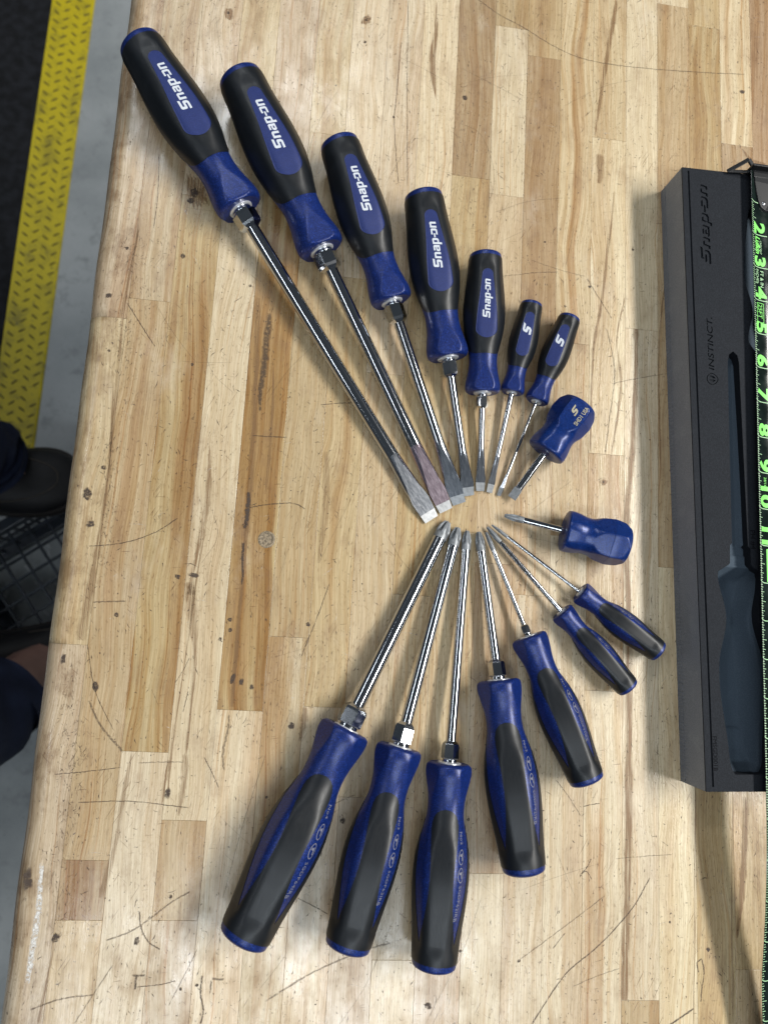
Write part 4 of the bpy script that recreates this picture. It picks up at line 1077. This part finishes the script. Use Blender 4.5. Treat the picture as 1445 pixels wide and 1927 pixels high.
tape_print(text_mesh('28/16', .0030, 0, 0, 2), ty(9) - 3, 5.6, GREEN, 'unit_print')
# end hook: riveted plate plus the cranked winged hook
plate = [(3.0, 1.0), (3.2, 10.0), (4.4, 18.5), (6.2, 25), (8.5, 29.5), (12, 32), (16.5, 32), (20, 29), (22, 22), (22.8, 12), (22.8, 1.0)]
bm = bmesh.new()
loop = [bm.verts.new(tpt(u, 346.5 - d, .1)) for u, d in plate]; loop2 = [bm.verts.new(tpt(u * .96 + .5, 346.5 - d * .975, 1.0)) for u, d in plate]
bm.faces.new(loop2)
for i in range(len(plate)): bm.faces.new([loop[i], loop[(i + 1) % len(plate)], loop2[(i + 1) % len(plate)], loop2[i]])
bmesh.ops.recalc_face_normals(bm, faces=bm.faces[:])
hook = from_bm('hook', bm, HOOKM, tape)
bm = bmesh.new()
for (x0, x1, y0, y1, z0, z1) in ((-1.0, 26.5, 345.5, 347.2, -6.0, 7.5), (2.5, 23.5, 340, 347, 1.2, 2.4)):
    box_bm(bm, tpt(x0, 0).x, tpt(x1, 0).x, y0 * mm - .1, y1 * mm - .1, z0 * mm, z1 * mm, .0004)
from_bm('hook_tang', bm, HOOKM, tape)
bm = bmesh.new()
for (a, b, w_) in (((-16, 344.0, -1), (-2, 352.5, 3.5), 1.6), ((-16, 344.0, -1), (-1, 345.0, 0), 1.2), ((-2, 352.5, 3.5), (2, 347, 3), 1.6), ((-1.0, 345, 0), (4, 346.5, 2), 1.6)):
    pa, pb = [Vector(((309.2 + q[0]) * mm - .32, q[1] * mm - .1, q[2] * mm)) for q in (a, b)]
    d = pb - pa; M = Matrix.Translation((pa + pb) / 2) @ d.to_track_quat('X', 'Z').to_matrix().to_4x4()
    box_bm(bm, -d.length / 2, d.length / 2, -w_ * mm * .9, w_ * mm * .9, -.0008, .0008, .0003, M)
from_bm('hook_wing', bm, HOOKM, tape)
for (u, d) in ((8.2, 15.5), (15.0, 15.5), (10.8, 26.0), (16.5, 6.0)):
    p = tpt(u, 346.5 - d, 1.0); bm = bmesh.new()
    bmesh.ops.create_uvsphere(bm, u_segments=16, v_segments=10, radius=.0017)
    for q in bm.verts: q.co.z *= .5
    bmesh.ops.translate(bm, vec=p, verts=bm.verts[:])
    from_bm('rivet', bm, RIVET, hook, True)

# ------------------------------------------------------------------ the shop floor
ZF = -0.90
def make_concrete():
    t = NT('concrete'); pos = t.n('ShaderNodeNewGeometry').outputs['Position']
    a = t.noise(pos, 3.2, detail=6, rough=.6); b = t.noise(pos, 28, detail=5, rough=.65); c_ = t.noise(pos, 240, detail=3)
    c = t.mix(t.ramp(a, .35, .68), (0.26, 0.285, 0.295), (0.42, 0.445, 0.455))
    c = t.mix(t.ramp(b, .52, .72, 0, .6), c, (0.20, 0.215, 0.22))
    c = t.mix(t.ramp(c_, .66, .74, 0, .6), c, (0.05, 0.05, 0.05))
    t.set(Base_Color=c, Roughness=t.ramp(a, .3, .7, .45, .7)); t.bump(b, .2, .002); return t.m
CONC = make_concrete()
o = mesh('floor', [(-4, -4, ZF), (4, -4, ZF), (4, 5, ZF), (-4, 5, ZF)], [(0, 1, 2, 3)], CONC); o['kind'] = 'structure'
MATB = simple('black_mat_vinyl', (0.010, 0.011, 0.014), 0.8, 0, .3, (260, .7, .002), .5, 60)
YEL = NT('yellow_vinyl'); _p = YEL.n('ShaderNodeNewGeometry').outputs['Position']
_n = YEL.noise(_p, 22, detail=6, rough=.65); _m = YEL.noise(_p, 160, detail=4)
_c = YEL.mix(YEL.ramp(_n, .46, .72, 0, .75), (0.56, 0.45, 0.004), (0.20, 0.17, 0.02))
_c = YEL.mix(YEL.ramp(_m, .58, .72, 0, .6), _c, (0.10, 0.09, 0.03)); YEL.set(Base_Color=_c, Roughness=.55); YEL = YEL.m
YELD = simple('yellow_vinyl_worn', (0.17, 0.145, 0.02), 0.6, 0, .4, None, .5, 80)
mat_ = empty('floor_mat', (-0.8, .3, ZF))
tag(mat_, 'black anti fatigue floor mat with a yellow diamond plate border left of the bench', 'floor mat')
xl, xr = -.585, -.506
bm = bmesh.new(); box_bm(bm, -1.9 + .8, xl + .8 - .0005, -.02 - .3 + .22, 2.4 - .3, .0005, .0125, .003)
from_bm('mat_body', bm, MATB, mat_)
v = []
for y in (.20, 2.4):
    for x, z in ((xl, .0125), (xr - .004, .0035), (xr, .0018), (xr, .0003), (xl, .0003)): v.append((x + .8, y - .3, z))
f = [(k, (k + 1) % 5, 5 + (k + 1) % 5, 5 + k) for k in range(5)] + [(0, 1, 2, 3, 4), (9, 8, 7, 6, 5)]
mesh('border_strip', v, f, YEL, mat_)
bar = bmesh.new()
pr = [(-.0082, 0), (-.005, .0021), (.0, .0026), (.005, .0021), (.0082, 0), (.005, -.0021), (0, -.0026), (-.005, -.0021)]
lo = [bar.verts.new((x, y, -.0006)) for x, y in pr]; hi = [bar.verts.new((x * .8, y * .55, .0011)) for x, y in pr]
bar.faces.new(hi)
for k in range(8): bar.faces.new([lo[k], lo[(k + 1) % 8], hi[(k + 1) % 8], hi[k]])
bme = bpy.data.meshes.new('tread_bar'); bar.to_mesh(bme); bar.free(); bme.materials.append(YELD)
row = 0; y = .215
slope = math.atan2(-.009, .075)
while y < 1.32:
    for c in range(4):
        x = xl + .012 + c * .0185; sgn = 1 if (c % 2 == 0) else -1
        yy = y + (.0105 if c % 2 else 0)
        if c == 3 and row % 9 == 8: continue
        o = bpy.data.objects.new('tread_bar', bme); COL.objects.link(o); o.parent = mat_
        o.location = (x + .8, yy - .3, lerp(.0125, .0035, (x - xl) / .075)); o.rotation_euler = (0, -slope, RAD(-38 * sgn) + random.gauss(0, .04))
    y += .0205; row += 1

# ------------------------------------------------------------------ plastic crate used as a foot rest
PLAS = simple('black_crate_plastic', (0.016, 0.022, 0.032), 0.42, 0, .5, None, .3, 60)
cr = empty('plastic_crate', (-.365, .02, ZF), (0, 0, RAD(-53)))
tag(cr, 'black plastic lattice crate on the floor beside the bench, turned over under the shoes', 'crate')
HC, HZ = .150, .16
bm = bmesh.new()
for k in range(-4, 5):
    if True:
        q = k * .030
        box_bm(bm, q - .0016, q + .0016, -HC + .012, HC - .012, HZ - .008, HZ - .0004)
        box_bm(bm, -HC + .012, HC - .012, q - .0016, q + .0016, HZ - .0078, HZ)
o = from_bm('lattice_top', bm, PLAS, cr)
bm = bmesh.new()
for sx in (-1, 1):
    box_bm(bm, sx * HC - .009, sx * HC + .009, -HC - .009, HC + .009, HZ - .012, HZ + .001, .002)
    box_bm(bm, -HC + .0091, HC - .0091, sx * HC - .009, sx * HC + .009, HZ - .0125, HZ + .0005, .002)
    box_bm(bm, sx * HC - .012, sx * HC + .012, -HC - .012, HC + .012, .0, .022, .002)
    box_bm(bm, -HC + .0121, HC - .0121, sx * HC - .012, sx * HC + .012, .0, .0218, .002)
from_bm('crate_rim', bm, PLAS, cr)
bm = bmesh.new()
for k in range(-5, 6):
    q = k * .0288
    for sx in (-1, 1):
        box_bm(bm, sx * HC - .002, sx * HC + .002, q - .0018, q + .0018, .02, HZ - .012)
        box_bm(bm, q - .0018, q + .0018, sx * HC - .002, sx * HC + .002, .02, HZ - .012)
for z in (.055, .09, .122):
    for sx in (-1, 1):
        box_bm(bm, sx * HC - .0025, sx * HC + .0025, -HC, HC, z - .0018, z + .0018)
        box_bm(bm, -HC, HC, sx * HC - .0025, sx * HC + .0025, z - .0017, z + .0019)
from_bm('lattice_side', bm, PLAS, cr)
# scraps lying under the crate
SCR = simple('paper_scrap', (0.55, 0.57, 0.58), 0.7)
bm = bmesh.new()
for k in range(46):
    x, y = random.gauss(-.50, .05), random.gauss(.02, .09)
    M = Matrix.Translation((x, y, ZF + .004)) @ Euler((random.uniform(-.2, .2), random.uniform(-.2, .2), random.random() * 3)).to_matrix().to_4x4()
    a = random.uniform(.003, .009); box_bm(bm, -a, a, -a * .35, a * .35, -.001, .001, 0, M)
o = from_bm('paper_scraps', bm, SCR); o['kind'] = 'stuff'; tag(o, 'white paper scraps scattered on the floor under the crate', 'scraps')

# ------------------------------------------------------------------ person standing at the bench: lower legs
DENIM = NT('navy_work_trousers'); _t = DENIM.n('ShaderNodeTexCoord').outputs['Object']
_a = DENIM.noise(_t, 900, detail=2); _b = DENIM.noise(_t, 18, detail=5)
DENIM.set(Base_Color=DENIM.mix(DENIM.ramp(_b, .35, .7), (0.006, 0.009, 0.024), (0.012, 0.018, 0.042)), Roughness=.85, Specular_IOR_Level=.25); DENIM.bump(_a, .5, .0008); DENIM = DENIM.m
SKIN = simple('skin', (0.27, 0.155, 0.125), 0.5, 0, .4, (500, .2, .0006), .12, 40)
LEATH = simple('dark_leather', (0.008, 0.008, 0.0095), 0.6, 0, .35, (420, .3, .0008), .35, 30)
SOLE = simple('shoe_rubber_sole', (0.014, 0.011, 0.010), 0.7)
THREAD = simple('stitching', (0.045, 0.036, 0.028), 0.7)
person = empty('person', (-.5, .1, ZF))
tag(person, 'person in navy trousers and dark leather shoes with feet resting on the crate', 'person')
base = Vector((-.5, .1, ZF))
LEGA = [(-.475, .200, -.695), (-.500, .215, -.63), (-.528, .205, -.48), (-.60, .16, -.22), (-.80, .02, -.18), (-.98, -.02, -.16)]
LEGB = [(-.375, -.078, -.700), (-.385, -.105, -.645), (-.430, -.185, -.51), (-.520, -.295, -.24), (-.78, -.17, -.19), (-.98, -.12, -.16)]
RADL = [.034, .036, .052, .058, .080, .092]
def tube_pts(P, R, n=28, sub=10, fold=0.0, seed=0, i0=0.0, i1=None):
    """smooth tapering tube through P"""
    m = len(P) - 1; i1 = m if i1 is None else i1
    tx = [[(k, P[k][c]) for k in range(m + 1)] for c in range(3)]; trr = [(k, R[k]) for k in range(m + 1)]
    pts = []; K = int((i1 - i0) * sub)
    for q in range(K + 1):
        t = lerp(i0, i1, q / K); pts.append((t, Vector([interp(tx[c], t) for c in range(3)]), interp(trr, t)))
    v = []; up = Vector((0, 0, 1)); rnd = random.Random(seed)
    ph = [rnd.uniform(0, 6.28) for _ in range(6)]
    for k, (t, p, r) in enumerate(pts):
        d = (pts[min(k + 1, K)][1] - pts[max(k - 1, 0)][1]).normalized()
        s1 = d.cross(Vector((0.2, 1, 0.1))).normalized(); s2 = d.cross(s1)
        for j in range(n):
            a = 2 * math.pi * j / n
            rr_ = r + fold * (math.sin(3 * a + t * 9 + ph[0]) + .7 * math.sin(5 * a - t * 14 + ph[1]) + .8 * math.sin(2 * a + t * 21 + ph[2])) * .5
            v.append(p + s1 * rr_ * math.cos(a) + s2 * rr_ * math.sin(a) - base)
    return v, K + 1
# one continuous body surface: two legs grown into the hips with the Skin modifier
me = bpy.data.meshes.new('body')
vs = [Vector((-1.02, -.07, -.15))] + [Vector(p) for p in reversed(LEGA)] + [Vector(p) for p in reversed(LEGB)]
footA = [Vector((-.43, .205, -.715)), Vector((-.385, .203, -.725))]; footB = [Vector((-.33, -.074, -.715)), Vector((-.295, -.068, -.725))]
nA = len(LEGA); vs += footA + footB
ed = [(0, 1)] + [(k, k + 1) for k in range(1, nA)] + [(0, nA + 1)] + [(k, k + 1) for k in range(nA + 1, 2 * nA)]
ed += [(nA, 2 * nA + 1), (2 * nA + 1, 2 * nA + 2), (2 * nA, 2 * nA + 3), (2 * nA + 3, 2 * nA + 4)]
me.from_pydata([tuple(p - base) for p in vs], ed, []); me.update()
body = link('body', me, SKIN, person)
md = body.modifiers.new('Skin', 'SKIN'); md.use_smooth_shade = True
sv = me.skin_vertices[0].data
rl = [.11] + list(reversed(RADL)) * 2 + [.030, .022] * 2
for k, r_ in enumerate(rl): sv[k].radius = (r_, r_); sv[k].use_root = (k == 0)
body.modifiers.new('Subdivision', 'SUBSURF').render_levels = 1
def trouser(P, hem, seed):
    R = [.064, .066, .072, .084, .098, .112]
    v, rows = tube_pts(P, R, 40, 16, .0055, seed, hem, len(P) - 1)
    n = 40; f = grid_faces(n, rows, True)
    # turned hem: a short inner return
    b = len(v); c = sum((v[j] for j in range(n)), Vector()) / n
    for j in range(n): v.append(c + (v[j] - c) * .93)
    nb2 = len(v); d = (v[n] - v[0]).normalized()
    for j in range(n): v.append(c + (v[j] - c) * .93 + d * .03)
    for j in range(n):
        k = (j + 1) % n; f.append((j, k, b + k, b + j)); f.append((b + j, b + k, nb2 + k, nb2 + j))
    o = mesh('trouser_leg', v, f, DENIM, person, True); return o
trouser(LEGA, .3, 3); trouser(LEGB, 1.35, 5)
def shoe(toe, ang, zsole):
    """lofted shoe; toe tip position, heading"""
    Ln = .295
    hwid = [(0, .020), (.04, .031), (.15, .036), (.35, .037), (.5, .042), (.65, .050), (.78, .0525), (.88, .047), (.95, .034), (.985, .019), (1, .004)]
    hgt = [(0, .075), (.1, .098), (.25, .100), (.38, .095), (.52, .080), (.66, .064), (.8, .053), (.9, .044), (.97, .034), (1, .022)]
    M = Matrix.Translation(Vector((toe[0], toe[1], zsole)) - base) @ Matrix.Rotation(RAD(ang), 4, 'Z')
    n = 25; rows = 46; v = []
    for i in range(rows):
        t = 1 - (1 - i / (rows - 1)) ** 1.0; t = .5 - .5 * math.cos(math.pi * t)
        a = interp(hwid, t); h = interp(hgt, t)
        for j in range(n):
            q = math.pi * j / (n - 1); cc, ss = math.cos(q), math.sin(q)
            p = lerp(2.2, 2.6, t)
            y = a * math.copysign(abs(cc) ** (2 / p), cc) ; z = .024 + (h - .024) * abs(ss) ** (2 / p)
            v.append(M @ Vector(((t - 1) * Ln, y, z)))
    up = mesh('shoe', v, grid_faces(n, rows), LEATH, person, True)
    # sole
    v = []; N = 60; ring = []
    for i in range(N):
        t = i / (N - 1); t = .5 - .5 * math.cos(math.pi * t); ring.append(((t - 1) * Ln * 1.02 + .004, interp(hwid, t) + .0045))
    loop = [(x, w_) for x, w_ in ring] + [(x, -w_) for x, w_ in reversed(ring)]
    m = len(loop)
    for z, k in ((0, .97), (.004, 1.0), (.021, 1.0), (.025, .97)):
        for x, y in loop: v.append(M @ Vector(((x + Ln / 2) * lerp(1, k, .4) - Ln / 2, y * k, z)))
    f = grid_faces(m, 4, True); f.append(tuple(range(m))); f.append(tuple(range(3 * m, 4 * m)))
    o = mesh('sole', v, f, SOLE, up, True); auto_smooth(o, 40)
    # apron seam over the toe and welt stitching
    v = []; f = []
    def cord(pts, r):
        b = len(v); K = len(pts)
        for k, p in enumerate(pts):
            d = (pts[min(k + 1, K - 1)] - pts[max(0, k - 1)]).normalized(); s1 = d.cross(Vector((0, 0, 1))).normalized(); s2 = s1.cross(d)
            for j in range(6): v.append(p + s1 * r * math.cos(j * 1.047) + s2 * r * math.sin(j * 1.047))
        f.extend(tuple(b + q for q in w_) for w_ in grid_faces(6, K, True))
    def on_upper(t, q):
        a = interp(hwid, t); h = interp(hgt, t); p = lerp(2.2, 2.6, t)
        y = a * math.copysign(abs(math.cos(q)) ** (2 / p), math.cos(q)); z = .024 + (h - .024) * abs(math.sin(q)) ** (2 / p)
        return M @ Vector(((t - 1) * Ln, y, z + .0006))
    pts = []
    for k in range(41):
        u = k / 40 * 2 - 1
        t = .90 - .40 * abs(u) ** 2.2; pts.append(on_upper(t, math.pi / 2 - u * RAD(52)))
    cord(pts, .0011)
    mesh('toe_seam', v, f, THREAD, up, True)
shoe((-.360, .205), 9, -.738)
shoe((-.245, -.058), 8, -.738)
